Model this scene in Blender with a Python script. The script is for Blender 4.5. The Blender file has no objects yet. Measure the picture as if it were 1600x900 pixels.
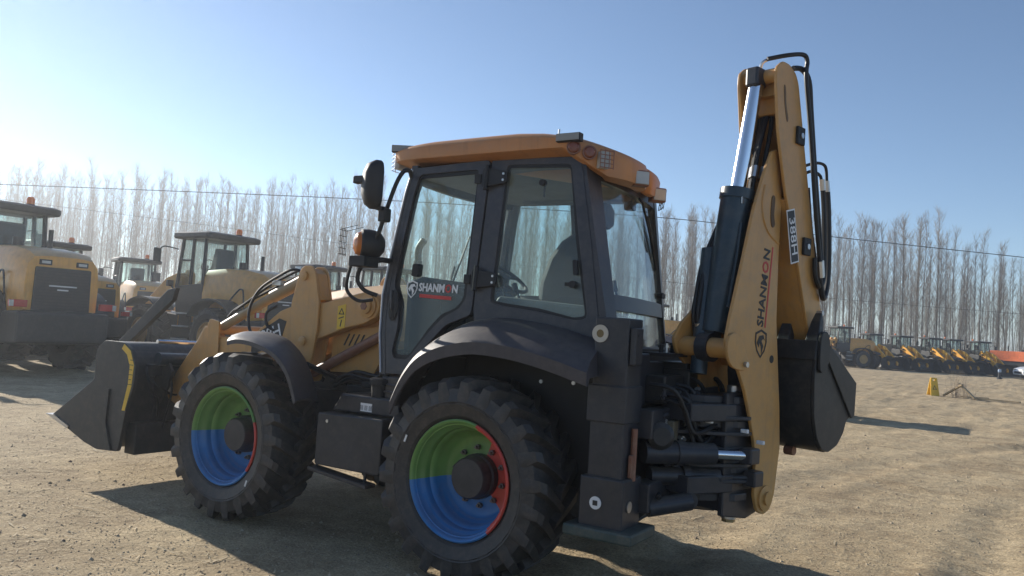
import bpy, bmesh, math, random
from math import sin, cos, pi, radians
from mathutils import Vector, Matrix, noise
from mathutils.geometry import tessellate_polygon
random.seed(7)
SC = bpy.context.scene
COL = SC.collection

# ------------------------------------------------------------------ camera
TH, PITCH, ROLL = radians(32.2), radians(2.85), radians(3.6)
F0 = Vector((sin(TH), -cos(TH), 0)); R0 = Vector((-cos(TH), -sin(TH), 0)); U0 = Vector((0, 0, 1))
FW = F0*cos(PITCH) + U0*sin(PITCH); U1 = U0*cos(PITCH) - F0*sin(PITCH)
RT = R0*cos(ROLL) + U1*sin(ROLL); UP = U1*cos(ROLL) - R0*sin(ROLL)
cd = bpy.data.cameras.new('camera'); cam = bpy.data.objects.new('camera', cd); COL.objects.link(cam)
cam.matrix_world = Matrix(((RT.x, UP.x, -FW.x, -2.70), (RT.y, UP.y, -FW.y, 4.90), (RT.z, UP.z, -FW.z, 1.50), (0, 0, 0, 1)))
cd.sensor_width = 36.0; cd.lens = 36.0*1250/1600; cd.clip_start = 0.05; cd.clip_end = 4000
SC.camera = cam

# ------------------------------------------------------------------ light
SUN_AZ, SUN_EL = radians(-12.5), radians(21.0)           # azimuth counted from +X towards +Y
sunv = Vector((cos(SUN_AZ)*cos(SUN_EL), sin(SUN_AZ)*cos(SUN_EL), sin(SUN_EL)))
w = bpy.data.worlds.new("World"); SC.world = w; w.use_nodes = True
nt = w.node_tree; nt.nodes.clear()
sky = nt.nodes.new('ShaderNodeTexSky'); sky.sky_type = 'NISHITA'; sky.sun_disc = False
sky.sun_elevation = SUN_EL; sky.sun_rotation = pi/2 - SUN_AZ
sky.air_density = 0.75; sky.dust_density = 0.0; sky.ozone_density = 1.7
bg = nt.nodes.new('ShaderNodeBackground'); bg.inputs[1].default_value = 0.095
out = nt.nodes.new('ShaderNodeOutputWorld')
nt.links.new(sky.outputs[0], bg.inputs[0]); nt.links.new(bg.outputs[0], out.inputs[0])
ld = bpy.data.lights.new('sun', 'SUN'); ld.energy = 4.8; ld.angle = radians(0.5); ld.color = (1.0, 0.93, 0.82)
sun = bpy.data.objects.new('sun', ld); COL.objects.link(sun)
sun.rotation_euler = sunv.to_track_quat('Z', 'Y').to_euler(); sun.location = (30, -8, 20)
SC.view_settings.view_transform = 'Standard'; SC.view_settings.look = 'None'
SC.view_settings.exposure = 0.65; SC.view_settings.gamma = 1.0
SC.cycles.transparent_max_bounces = 24; SC.cycles.max_bounces = 8; SC.cycles.volume_bounces = 0

# ------------------------------------------------------------------ materials
def mat(name, col, rough=0.5, metal=0.0, var=0.12, nscale=6.0, bump=0.0, bscale=60.0, dirt=None, damt=0.0, spec=0.5, coat=0.0, emit=None, alpha_t=None):
    m = bpy.data.materials.new(name); m.use_nodes = True; t = m.node_tree; N = t.nodes; L = t.links
    p = N['Principled BSDF']
    p.inputs['Roughness'].default_value = rough; p.inputs['Metallic'].default_value = metal
    p.inputs['Specular IOR Level'].default_value = spec; p.inputs['Coat Weight'].default_value = coat
    tc = N.new('ShaderNodeTexCoord'); n1 = N.new('ShaderNodeTexNoise'); n1.inputs['Scale'].default_value = nscale
    n1.inputs['Detail'].default_value = 6; L.new(tc.outputs['Object'], n1.inputs['Vector'])
    mr = N.new('ShaderNodeMapRange'); mr.inputs[1].default_value = 0.3; mr.inputs[2].default_value = 0.7
    mr.inputs[3].default_value = 1-var; mr.inputs[4].default_value = 1+var; L.new(n1.outputs[0], mr.inputs[0])
    mul = N.new('ShaderNodeVectorMath'); mul.operation = 'SCALE'; mul.inputs[0].default_value = col; L.new(mr.outputs[0], mul.inputs['Scale'])
    src = mul.outputs[0]
    if dirt:
        n2 = N.new('ShaderNodeTexNoise'); n2.inputs['Scale'].default_value = nscale*2.3; n2.inputs['Detail'].default_value = 9; n2.inputs['Roughness'].default_value = 0.7
        L.new(tc.outputs['Object'], n2.inputs['Vector'])
        r2 = N.new('ShaderNodeMapRange'); r2.inputs[1].default_value = 0.45; r2.inputs[2].default_value = 0.72; r2.inputs[3].default_value = 0.0; r2.inputs[4].default_value = damt
        L.new(n2.outputs[0], r2.inputs[0])
        mx = N.new('ShaderNodeMixRGB'); mx.inputs[2].default_value = (*dirt, 1); L.new(r2.outputs[0], mx.inputs[0]); L.new(src, mx.inputs[1]); src = mx.outputs[0]
        rr = N.new('ShaderNodeMath'); rr.operation = 'MULTIPLY_ADD'; rr.inputs[1].default_value = 0.35; rr.inputs[2].default_value = rough; L.new(r2.outputs[0], rr.inputs[0]); L.new(rr.outputs[0], p.inputs['Roughness'])
    if dirt:
        # dust film settled on faces that look up, and faint vertical run marks
        ge = N.new('ShaderNodeNewGeometry'); sx_ = N.new('ShaderNodeSeparateXYZ'); L.new(ge.outputs['True Normal'], sx_.inputs[0])
        r5 = N.new('ShaderNodeMapRange'); r5.inputs[1].default_value = .35; r5.inputs[2].default_value = .95; r5.inputs[3].default_value = 0; r5.inputs[4].default_value = .42; L.new(sx_.outputs['Z'], r5.inputs[0])
        n5 = N.new('ShaderNodeTexNoise'); n5.inputs['Scale'].default_value = nscale*4; n5.inputs['Detail'].default_value = 8; L.new(tc.outputs['Object'], n5.inputs['Vector'])
        m5 = N.new('ShaderNodeMath'); m5.operation = 'MULTIPLY'; L.new(r5.outputs[0], m5.inputs[0]); L.new(n5.outputs[0], m5.inputs[1])
        x5 = N.new('ShaderNodeMixRGB'); x5.inputs[2].default_value = (*dirt, 1); L.new(m5.outputs[0], x5.inputs[0]); L.new(src, x5.inputs[1])
        mp = N.new('ShaderNodeMapping'); mp.inputs['Scale'].default_value = (22, 22, 1.6); L.new(tc.outputs['Object'], mp.inputs[0])
        n6 = N.new('ShaderNodeTexNoise'); n6.inputs['Scale'].default_value = 1.0; n6.inputs['Detail'].default_value = 6; L.new(mp.outputs[0], n6.inputs['Vector'])
        r6 = N.new('ShaderNodeMapRange'); r6.inputs[1].default_value = .56; r6.inputs[2].default_value = .75; r6.inputs[3].default_value = 0; r6.inputs[4].default_value = .35; L.new(n6.outputs[0], r6.inputs[0])
        x6 = N.new('ShaderNodeMixRGB'); x6.inputs[2].default_value = (col[0]*.45+.02, col[1]*.42+.018, col[2]*.4+.016, 1); L.new(r6.outputs[0], x6.inputs[0]); L.new(x5.outputs[0], x6.inputs[1]); src = x6.outputs[0]
    L.new(src, p.inputs['Base Color'])
    if bump:
        n3 = N.new('ShaderNodeTexNoise'); n3.inputs['Scale'].default_value = bscale; n3.inputs['Detail'].default_value = 4; L.new(tc.outputs['Object'], n3.inputs['Vector'])
        b = N.new('ShaderNodeBump'); b.inputs['Strength'].default_value = bump; b.inputs['Distance'].default_value = 0.01; L.new(n3.outputs[0], b.inputs['Height']); L.new(b.outputs[0], p.inputs['Normal'])
    if emit:
        p.inputs['Emission Color'].default_value = (*emit[0], 1); p.inputs['Emission Strength'].default_value = emit[1]
    return m

def glassmat(name, tint, dust=0.05, dcol=(0.6, 0.62, 0.6), rough=0.02):
    m = bpy.data.materials.new(name); m.use_nodes = True; t = m.node_tree; N = t.nodes; L = t.links; N.clear()
    o = N.new('ShaderNodeOutputMaterial'); tr = N.new('ShaderNodeBsdfTransparent'); tr.inputs[0].default_value = (*tint, 1)
    gl = N.new('ShaderNodeBsdfGlossy'); gl.inputs['Roughness'].default_value = rough
    lw = N.new('ShaderNodeLayerWeight'); lw.inputs[0].default_value = .5; pw = N.new('ShaderNodeMath'); pw.operation = 'POWER'; pw.inputs[1].default_value = 5; L.new(lw.outputs['Facing'], pw.inputs[0])
    fr = N.new('ShaderNodeMath'); fr.operation = 'MULTIPLY_ADD'; fr.inputs[1].default_value = .9; fr.inputs[2].default_value = .03; L.new(pw.outputs[0], fr.inputs[0])
    m1 = N.new('ShaderNodeMixShader'); L.new(fr.outputs[0], m1.inputs[0]); L.new(tr.outputs[0], m1.inputs[1]); L.new(gl.outputs[0], m1.inputs[2])
    df = N.new('ShaderNodeBsdfTranslucent'); df.inputs[0].default_value = (*dcol, 1)
    d2 = N.new('ShaderNodeBsdfDiffuse'); d2.inputs[0].default_value = (*dcol, 1)
    ad = N.new('ShaderNodeMixShader'); ad.inputs[0].default_value = 0.4; L.new(df.outputs[0], ad.inputs[1]); L.new(d2.outputs[0], ad.inputs[2])
    tc = N.new('ShaderNodeTexCoord'); no = N.new('ShaderNodeTexNoise'); no.inputs['Scale'].default_value = 5; no.inputs['Detail'].default_value = 8; L.new(tc.outputs['Object'], no.inputs[0])
    r = N.new('ShaderNodeMapRange'); r.inputs[1].default_value = .3; r.inputs[2].default_value = .75; r.inputs[3].default_value = dust*.6; r.inputs[4].default_value = dust*1.6; L.new(no.outputs[0], r.inputs[0])
    m2 = N.new('ShaderNodeMixShader'); L.new(r.outputs[0], m2.inputs[0]); L.new(m1.outputs[0], m2.inputs[1]); L.new(ad.outputs[0], m2.inputs[2]); L.new(m2.outputs[0], o.inputs[0])
    return m

DUST = (0.30, 0.25, 0.18)
TAN = mat('tan paint', (0.55, 0.29, 0.085), 0.42, dirt=DUST, damt=0.35, var=0.07, bump=0.03, bscale=25, coat=0.1)
ROOFM = mat('roof orange plastic', (0.52, 0.225, 0.075), 0.45, var=0.06, dirt=DUST, damt=0.2)
DARK = mat('slate black paint', (0.024, 0.027, 0.036), 0.42, dirt=DUST, damt=0.09, var=0.15, bump=0.04, bscale=30)
FENDER = mat('fender plastic', (0.048, 0.044, 0.052), 0.5, dirt=(0.2, 0.17, 0.14), damt=0.18, bump=0.05, bscale=150)
CABM = mat('cab frame paint', (0.038, 0.036, 0.042), 0.38, dirt=DUST, damt=0.12, var=0.1)
BLACK = mat('black rubber trim', (0.012, 0.012, 0.014), 0.6, var=0.2)
TYRE = mat('tyre rubber', (0.028, 0.028, 0.030), 0.52, dirt=(0.17, 0.14, 0.11), damt=0.35, nscale=9, bump=0.12, bscale=90)
GREEN = mat('rim green', (0.13, 0.28, 0.07), 0.36, dirt=DUST, damt=0.12)
BLUE = mat('rim blue', (0.02, 0.16, 0.43), 0.36, dirt=DUST, damt=0.10)
RED = mat('rim red', (0.55, 0.05, 0.035), 0.36, dirt=DUST, damt=0.12)
CHROME = mat('chrome rod', (0.72, 0.73, 0.76), 0.18, 1.0, var=0.03)
STEEL = mat('bare steel', (0.55, 0.55, 0.55), 0.35, 0.9, var=0.1)
CYL = mat('cylinder teal paint', (0.020, 0.038, 0.055), 0.32, dirt=DUST, damt=0.12)
BKT = mat('bucket grey paint', (0.028, 0.029, 0.031), 0.5, dirt=DUST, damt=0.13, bump=0.06, bscale=18)
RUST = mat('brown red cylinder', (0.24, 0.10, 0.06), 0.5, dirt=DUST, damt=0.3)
RUBY = mat('red lamp lens', (0.42, 0.02, 0.02), 0.2)
AMBER = mat('amber lamp lens', (0.50, 0.15, 0.02), 0.25)
BROWNL = mat('brown red lamp lens', (0.20, 0.06, 0.03), 0.25)
SIDEL = mat('dull side lamp lens', (0.26, 0.26, 0.25), 0.45)
WLAMP = mat('clear lamp lens', (0.45, 0.46, 0.44), 0.15)
WHITE = mat('white print', (0.78, 0.78, 0.78), 0.5, var=0.04)
BLKPRINT = mat('black print', (0.015, 0.014, 0.016), 0.5)
REDPRINT = mat('red print', (0.55, 0.05, 0.04), 0.5)
YELP = mat('yellow sticker', (0.75, 0.48, 0.04), 0.5)
SEATM = mat('seat cloth', (0.035, 0.038, 0.04), 0.85, bump=0.1, bscale=200)
INTG = mat('interior grey plastic', (0.16, 0.17, 0.16), 0.6)
LINER = mat('headliner grey', (0.20, 0.21, 0.21), 0.8)
CABGLASS = glassmat('tinted cab glass', (0.90, 0.97, 0.955), 0.085)
REARGLASS = glassmat('rear cab glass', (0.92, 0.95, 0.96), 0.06)
LGLASS = glassmat('loader glass', (0.75, 0.85, 0.83), 0.12)
HOSE = mat('rubber hose', (0.010, 0.011, 0.014), 0.5)
LYEL = mat('loader yellow paint', (0.66, 0.32, 0.05), 0.4, dirt=DUST, damt=0.15, coat=0.15)
SYEL = mat('saffron loader paint', (0.95, 0.43, 0.015), 0.42, dirt=DUST, damt=0.12)
LDARK = mat('loader black paint', (0.016, 0.018, 0.021), 0.5, dirt=DUST, damt=0.08)
ORNG = mat('orange machine paint', (0.92, 0.20, 0.05), 0.45, dirt=DUST, damt=0.15)
BEAC = mat('orange beacon lens', (0.95, 0.22, 0.03), 0.3)
CARW = mat('white car paint', (0.75, 0.76, 0.78), 0.25, coat=0.6)
WOOD = mat('pale timber', (0.42, 0.32, 0.19), 0.8, bump=0.2, bscale=40)
BARK = mat('poplar bark', (0.17, 0.14, 0.108), 0.9, var=0.3, nscale=3)
TWIG = mat('poplar twigs', (0.27, 0.22, 0.165), 0.9, var=0.2)
WIREM = mat('wire insulation', (0.03, 0.03, 0.035), 0.6)

# ------------------------------------------------------------------ mesh helpers
def new_obj(name, verts, faces, m, parent=None, smooth=False, mi=None, bev=0.0, ang=35):
    me = bpy.data.meshes.new(name); me.from_pydata([tuple(v) for v in verts], [], faces); me.update()
    bm = bmesh.new(); bm.from_mesh(me); bmesh.ops.recalc_face_normals(bm, faces=bm.faces); bm.to_mesh(me); bm.free()
    ms = m if isinstance(m, (list, tuple)) else [m]
    for x in ms: me.materials.append(x)
    if mi:
        for p, k in zip(me.polygons, mi): p.material_index = k
    if smooth:
        me.polygons.foreach_set('use_smooth', [True]*len(me.polygons)); me.set_sharp_from_angle(angle=radians(ang))
    o = bpy.data.objects.new(name, me); COL.objects.link(o)
    if parent: o.parent = parent
    if bev:
        b = o.modifiers.new('bevel', 'BEVEL'); b.width = bev; b.segments = 2; b.limit_method = 'ANGLE'; b.angle_limit = radians(40); b.use_clamp_overlap = True
        b.harden_normals = False
    return o

class MB:
    """collects primitives for one mesh"""
    def __init__(s): s.v = []; s.f = []; s.mi = []; s.k = 0
    def add(s, v, f):
        b = len(s.v); s.v += [Vector(x) for x in v]; s.f += [tuple(i+b for i in q) for q in f]; s.mi += [s.k]*len(f); return s
    def box(s, c, d, rot=None):
        hx, hy, hz = d[0]/2, d[1]/2, d[2]/2
        vs = [Vector((x, y, z)) for x in (-hx, hx) for y in (-hy, hy) for z in (-hz, hz)]
        if rot is not None: vs = [rot @ q for q in vs]
        c = Vector(c)
        return s.add([q+c for q in vs], [(0, 1, 3, 2), (4, 6, 7, 5), (0, 4, 5, 1), (2, 3, 7, 6), (0, 2, 6, 4), (1, 5, 7, 3)])
    def prism(s, pts, holes=(), f=None, t0=0.0, t1=0.1):
        """polygon pts (a,b) with holes; f(a,b,t) -> 3D"""
        loops = [list(pts)] + [list(h) for h in holes]
        flat = [q for l in loops for q in l]; n = len(flat)
        tris = tessellate_polygon([[Vector((a, b, 0)) for a, b in l] for l in loops])
        vs = [f(a, b, t0) for a, b in flat] + [f(a, b, t1) for a, b in flat]
        fs = []
        if len(loops) == 1:
            fs += [tuple(range(n)), tuple(n+i for i in reversed(range(n)))]
        else:
            fs += [tuple(t) for t in tris] + [tuple(n+i for i in reversed(t)) for t in tris]
        b = 0
        for l in loops:
            k = len(l)
            for i in range(k): j = (i+1) % k; fs.append((b+i, b+j, n+b+j, n+b+i))
            b += k
        return s.add(vs, fs)
    def tube(s, pts, r, n=8, caps=True, r2=None):
        pts = [Vector(p) for p in pts]; rings = []; m = len(pts)
        up = None
        for i, p in enumerate(pts):
            d = (pts[min(i+1, m-1)] - pts[max(i-1, 0)]).normalized()
            if up is None:
                up = Vector((0, 0, 1)) if abs(d.z) < .9 else Vector((1, 0, 0))
            a = d.cross(up).normalized(); b = a.cross(d).normalized(); up = b
            rr = r if r2 is None else r+(r2-r)*i/(m-1)
            rings.append([p+a*cos(2*pi*k/n)*rr+b*sin(2*pi*k/n)*rr for k in range(n)])
        vs = [q for rg in rings for q in rg]; fs = []
        for i in range(m-1):
            for k in range(n): fs.append((i*n+k, i*n+(k+1) % n, (i+1)*n+(k+1) % n, (i+1)*n+k))
        if caps: fs += [tuple(reversed(range(n))), tuple((m-1)*n+k for k in range(n))]
        return s.add(vs, fs)
    def cyl(s, a, b, r, n=16, r2=None): return s.tube([a, b], r, n, True, r2)
    def lathe(s, prof, c, ax, n=24, ring=False):
        """prof list of (radius, height) along axis ax from c"""
        c = Vector(c); ax = Vector(ax).normalized(); u = ax.orthogonal().normalized() if abs(ax.z) > .9 else Vector((0, 0, 1)).cross(ax).normalized(); v = ax.cross(u)
        vs = []; fs = []; m = len(prof)
        for r, h in prof:
            for k in range(n): a = 2*pi*k/n; vs.append(c+ax*h+u*cos(a)*r+v*sin(a)*r)
        for i in range(m-1):
            for k in range(n): fs.append((i*n+k, i*n+(k+1) % n, (i+1)*n+(k+1) % n, (i+1)*n+k))
        if not ring:
            if prof[0][0] > 1e-5: fs.append(tuple(reversed(range(n))))
            if prof[-1][0] > 1e-5: fs.append(tuple((m-1)*n+k for k in range(n)))
        return s.add(vs, fs)
    def loft(s, rings, closed=True, caps=True):
        m = len(rings); n = len(rings[0]); vs = [q for r in rings for q in r]; fs = []
        for i in range(m-1):
            for k in range(n if closed else n-1): fs.append((i*n+k, i*n+(k+1) % n, (i+1)*n+(k+1) % n, (i+1)*n+k))
        if caps: fs += [tuple(reversed(range(n))), tuple((m-1)*n+k for k in range(n))]
        return s.add(vs, fs)
    def build(s, name, m, parent=None, smooth=False, bev=0.0, ang=35):
        return new_obj(name, s.v, s.f, m, parent, smooth, s.mi if isinstance(m, (list, tuple)) else None, bev, ang)

def smoothpath(pts, sub=6):
    """Catmull-Rom through pts"""
    P = [Vector(p) for p in pts]; o = []
    for i in range(len(P)-1):
        p0 = P[max(i-1, 0)]; p1 = P[i]; p2 = P[i+1]; p3 = P[min(i+2, len(P)-1)]
        for k in range(sub):
            t = k/sub
            o.append(0.5*((2*p1)+(-p0+p2)*t+(2*p0-5*p1+4*p2-p3)*t*t+(-p0+3*p1-3*p2+p3)*t**3))
    o.append(P[-1]); return o
def sm2(pts, sub=4, closed=True):
    n = len(pts); o = []
    for i in range(n if closed else n-1):
        g = (lambda j: Vector(pts[j % n])) if closed else (lambda j: Vector(pts[max(0, min(n-1, j))]))
        p0, p1, p2, p3 = g(i-1), g(i), g(i+1), g(i+2)
        for k in range(sub):
            t = k/sub; q = 0.5*((2*p1)+(-p0+p2)*t+(2*p0-5*p1+4*p2-p3)*t*t+(-p0+3*p1-3*p2+p3)*t**3); o.append((q.x, q.y))
    if not closed: o.append(tuple(pts[-1]))
    return o
def rnd(pts, r=0.02, k=3):
    """round polygon corners"""
    n = len(pts); o = []
    for i in range(n):
        p = Vector(pts[i]); a = Vector(pts[i-1])-p; b = Vector(pts[(i+1) % n])-p
        rr = min(r, a.length*.45, b.length*.45); a = p+a.normalized()*rr; b = p+b.normalized()*rr
        for j in range(k+1):
            t = j/k; q = a*(1-t)**2+p*2*t*(1-t)+b*t*t; o.append((q.x, q.y))
    return o
def text_mesh(name, s, size, frame, m, parent, extrude=0.0015, bold=0.0, align='CENTER', sx=1.0):
    """frame: origin, xaxis, yaxis"""
    cu = bpy.data.curves.new(name, 'FONT'); cu.body = s; cu.size = size; cu.extrude = extrude; cu.offset = bold; cu.align_x = align; cu.align_y = 'CENTER'; cu.resolution_u = 2
    t = bpy.data.objects.new('tmp_text', cu); COL.objects.link(t); dg = bpy.context.evaluated_depsgraph_get()
    me = bpy.data.meshes.new_from_object(t.evaluated_get(dg)); bpy.data.objects.remove(t); bpy.data.curves.remove(cu)
    o0, xa, ya = Vector(frame[0]), Vector(frame[1]).normalized(), Vector(frame[2]).normalized(); za = xa.cross(ya)
    for v in me.vertices: v.co = o0+xa*v.co.x*sx+ya*v.co.y+za*v.co.z
    me.materials.clear(); me.materials.append(m); me.name = name
    o = bpy.data.objects.new(name, me); COL.objects.link(o); o.parent = parent; return o
def text_row(name, parts, size, length, frame, parent, extrude=.001, bold=.0022):
    """parts: [(string, material)], laid out one after the other to a given total length"""
    o0, xa, ya = Vector(frame[0]), Vector(frame[1]).normalized(), Vector(frame[2]).normalized(); obs = []; pos = 0
    for s, m in parts:
        o = text_mesh(name, s, size, ((0, 0, 0), (1, 0, 0), (0, 1, 0)), m, parent, extrude, bold, 'LEFT')
        xs = [v.co.x for v in o.data.vertices]; w = max(xs)-min(xs); obs.append((o, pos-min(xs))); pos += w+size*.11
    k = length/(pos-size*.11); za = xa.cross(ya)
    for o, p in obs:
        for v in o.data.vertices: v.co = o0+xa*((v.co.x+p)*k)+ya*v.co.y+za*v.co.z
def empty(name, label, cat, loc=(0, 0, 0), rz=0.0, group=None):
    o = bpy.data.objects.new(name, None); COL.objects.link(o); o.location = loc; o.rotation_euler = (0, 0, rz); o.empty_display_size = .3
    o['label'] = label; o['category'] = cat
    if group: o['group'] = group
    return o
def tag(o, label, cat, group=None):
    o['label'] = label; o['category'] = cat
    if group: o['group'] = group
    return o
def copy_tree(o, parent=None):
    c = o.copy(); COL.objects.link(c)
    if parent: c.parent = parent
    for ch in list(o.children): copy_tree(ch, c)
    return c

# ------------------------------------------------------------------ ground
def gh(x, y):
    """gentle relief of the yard"""
    d = math.hypot(x-1, y-0.5)
    f = min(1.0, max(0.0, (d-4)/8))
    h = 0.05*noise.noise(Vector((x*.13, y*.13, 0)))*f + 0.10*noise.noise(Vector((x*.045, y*.045, 3)))*min(1, max(0, (d-9)/20))
    # old wheel ruts sweeping past on the open side
    r = math.hypot(x+22, y+2)-19.5
    if abs(r) < 4: 
        br = max(0, .35+1.3*noise.noise(Vector((x*.45, y*.45, 1)))); wob = .25*noise.noise(Vector((x*.3, y*.3, 8)))
        for k in (0, 1.9): h -= br*(0.055*math.exp(-((r+wob-k)/.2)**2)*(1+.7*noise.noise(Vector((x*5, y*5, 1)))) - 0.022*math.exp(-((abs(r+wob-k)-.36)/.12)**2))
    for (ax_, ay_, aa, ww) in ((-6, -3.0, 2.72, 1.8), (-4, -8.5, 2.95, 1.7), (6, -22, 2.6, 1.9), (-3.5, 4.5, .55, 1.7)):
        u = -(x-ax_)*sin(aa)+(y-ay_)*cos(aa)
        if abs(u) < 3:
            for k in (0, ww): h -= 0.035*math.exp(-((u-k)/.2)**2)*max(0, .5+noise.noise(Vector((x*.2, y*.2, 7+ax_)))) - 0.015*math.exp(-((abs(u-k)-.34)/.12)**2)
    if d > 6: h += min(1, (d-6)/10)*(0.10*noise.noise(Vector((x*.55, y*.55, 11)))**2+.035*noise.noise(Vector((x*.28, y*.8, 4)))+.03*noise.noise(Vector((x*1.6, y*1.6, 6)))+.03*noise.noise(Vector((x*3.1, y*3.1, 16))))
    h += 0.016*noise.noise(Vector((x*1.1, y*1.1, 5)))*min(1, f+.3)
    if d < 30: h += 0.008*noise.noise(Vector((x*4.1, y*4.1, 9))) + 0.004*noise.noise(Vector((x*11, y*11, 2)))
    return h
def build_ground():
    def axis(c):
        a = [0.0]; s = 0.045
        while a[-1] < 850:
            a.append(a[-1]+s)
            if a[-1] > 3.0: s *= 1.023
            s = min(s, 120)
        return [c-q for q in reversed(a[1:])]+[c+q for q in a]
    X = axis(-1.2); Y = axis(1.6)
    vs = [(x, y, gh(x, y)) for x in X for y in Y]; ny = len(Y)
    fs = [(i*ny+j, (i+1)*ny+j, (i+1)*ny+j+1, i*ny+j+1) for i in range(len(X)-1) for j in range(ny-1)]
    me = bpy.data.meshes.new('ground'); me.from_pydata(vs, [], fs); me.polygons.foreach_set('use_smooth', [True]*len(fs)); me.update()
    o = bpy.data.objects.new('ground', me); COL.objects.link(o); o['kind'] = 'structure'
    m = bpy.data.materials.new('sandy yard'); m.use_nodes = True; t = m.node_tree; N = t.nodes; L = t.links; p = N['Principled BSDF']
    p.inputs['Roughness'].default_value = 0.95; p.inputs['Specular IOR Level'].default_value = 0.2
    tc = N.new('ShaderNodeTexCoord')
    def nz(sc, det, ro=.6):
        n = N.new('ShaderNodeTexNoise'); n.inputs['Scale'].default_value = sc; n.inputs['Detail'].default_value = det; n.inputs['Roughness'].default_value = ro; L.new(tc.outputs['Object'], n.inputs[0]); return n
    a = nz(0.5, 9, .68); b = nz(5, 9, .75); c = nz(60, 6, .7); e = nz(18, 5, .6)
    r1 = N.new('ShaderNodeValToRGB'); r1.color_ramp.elements[0].position = .3; r1.color_ramp.elements[1].position = .72
    r1.color_ramp.elements[0].color = (.40, .315, .205, 1); r1.color_ramp.elements[1].color = (.62, .505, .335, 1); L.new(a.outputs[0], r1.inputs[0])
    r2 = N.new('ShaderNodeValToRGB'); r2.color_ramp.elements[0].position = .33; r2.color_ramp.elements[1].position = .66
    r2.color_ramp.elements[0].color = (.74, .72, .70, 1); r2.color_ramp.elements[1].color = (1.12, 1.11, 1.08, 1); L.new(b.outputs[0], r2.inputs[0])
    m1 = N.new('ShaderNodeMixRGB'); m1.blend_type = 'MULTIPLY'; m1.inputs[0].default_value = 1; L.new(r1.outputs[0], m1.inputs[1]); L.new(r2.outputs[0], m1.inputs[2])
    r3 = N.new('ShaderNodeValToRGB'); r3.color_ramp.elements[0].position = .35; r3.color_ramp.elements[1].position = .62
    r3.color_ramp.elements[0].color = (.5, .47, .45, 1); r3.color_ramp.elements[1].color = (1.25, 1.25, 1.2, 1); L.new(c.outputs[0], r3.inputs[0])
    m2 = N.new('ShaderNodeMixRGB'); m2.blend_type = 'MULTIPLY'; m2.inputs[0].default_value = .75; L.new(m1.outputs[0], m2.inputs[1]); L.new(r3.outputs[0], m2.inputs[2])
    L.new(m2.outputs[0], p.inputs['Base Color'])
    ad = N.new('ShaderNodeMath'); ad.operation = 'MULTIPLY_ADD'; ad.inputs[1].default_value = .35; L.new(c.outputs[0], ad.inputs[0]); L.new(b.outputs[0], ad.inputs[2])
    dp = nz(1.1, 10, .72); r4 = N.new('ShaderNodeValToRGB'); r4.color_ramp.elements[0].position = .38; r4.color_ramp.elements[1].position = .55
    r4.color_ramp.elements[0].color = (.58, .53, .50, 1); r4.color_ramp.elements[1].color = (1, 1, 1, 1); L.new(dp.outputs[0], r4.inputs[0])
    m3 = N.new('ShaderNodeMixRGB'); m3.blend_type = 'MULTIPLY'; m3.inputs[0].default_value = .5; L.new(m2.outputs[0], m3.inputs[1]); L.new(r4.outputs[0], m3.inputs[2]); L.new(m3.outputs[0], p.inputs['Base Color'])
    ad2 = N.new('ShaderNodeMath'); ad2.operation = 'MULTIPLY_ADD'; ad2.inputs[1].default_value = .6; L.new(e.outputs[0], ad2.inputs[0]); L.new(ad.outputs[0], ad2.inputs[2])
    bu = N.new('ShaderNodeBump'); bu.inputs['Strength'].default_value = .6; bu.inputs['Distance'].default_value = .02; L.new(ad2.outputs[0], bu.inputs['Height'])
    bu2 = N.new('ShaderNodeBump'); bu2.inputs['Strength'].default_value = .8; bu2.inputs['Distance'].default_value = .10; L.new(dp.outputs[0], bu2.inputs['Height']); L.new(bu2.outputs[0], bu.inputs['Normal']); L.new(bu.outputs[0], p.inputs['Normal'])
    me.materials.append(m)
build_ground()

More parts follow.
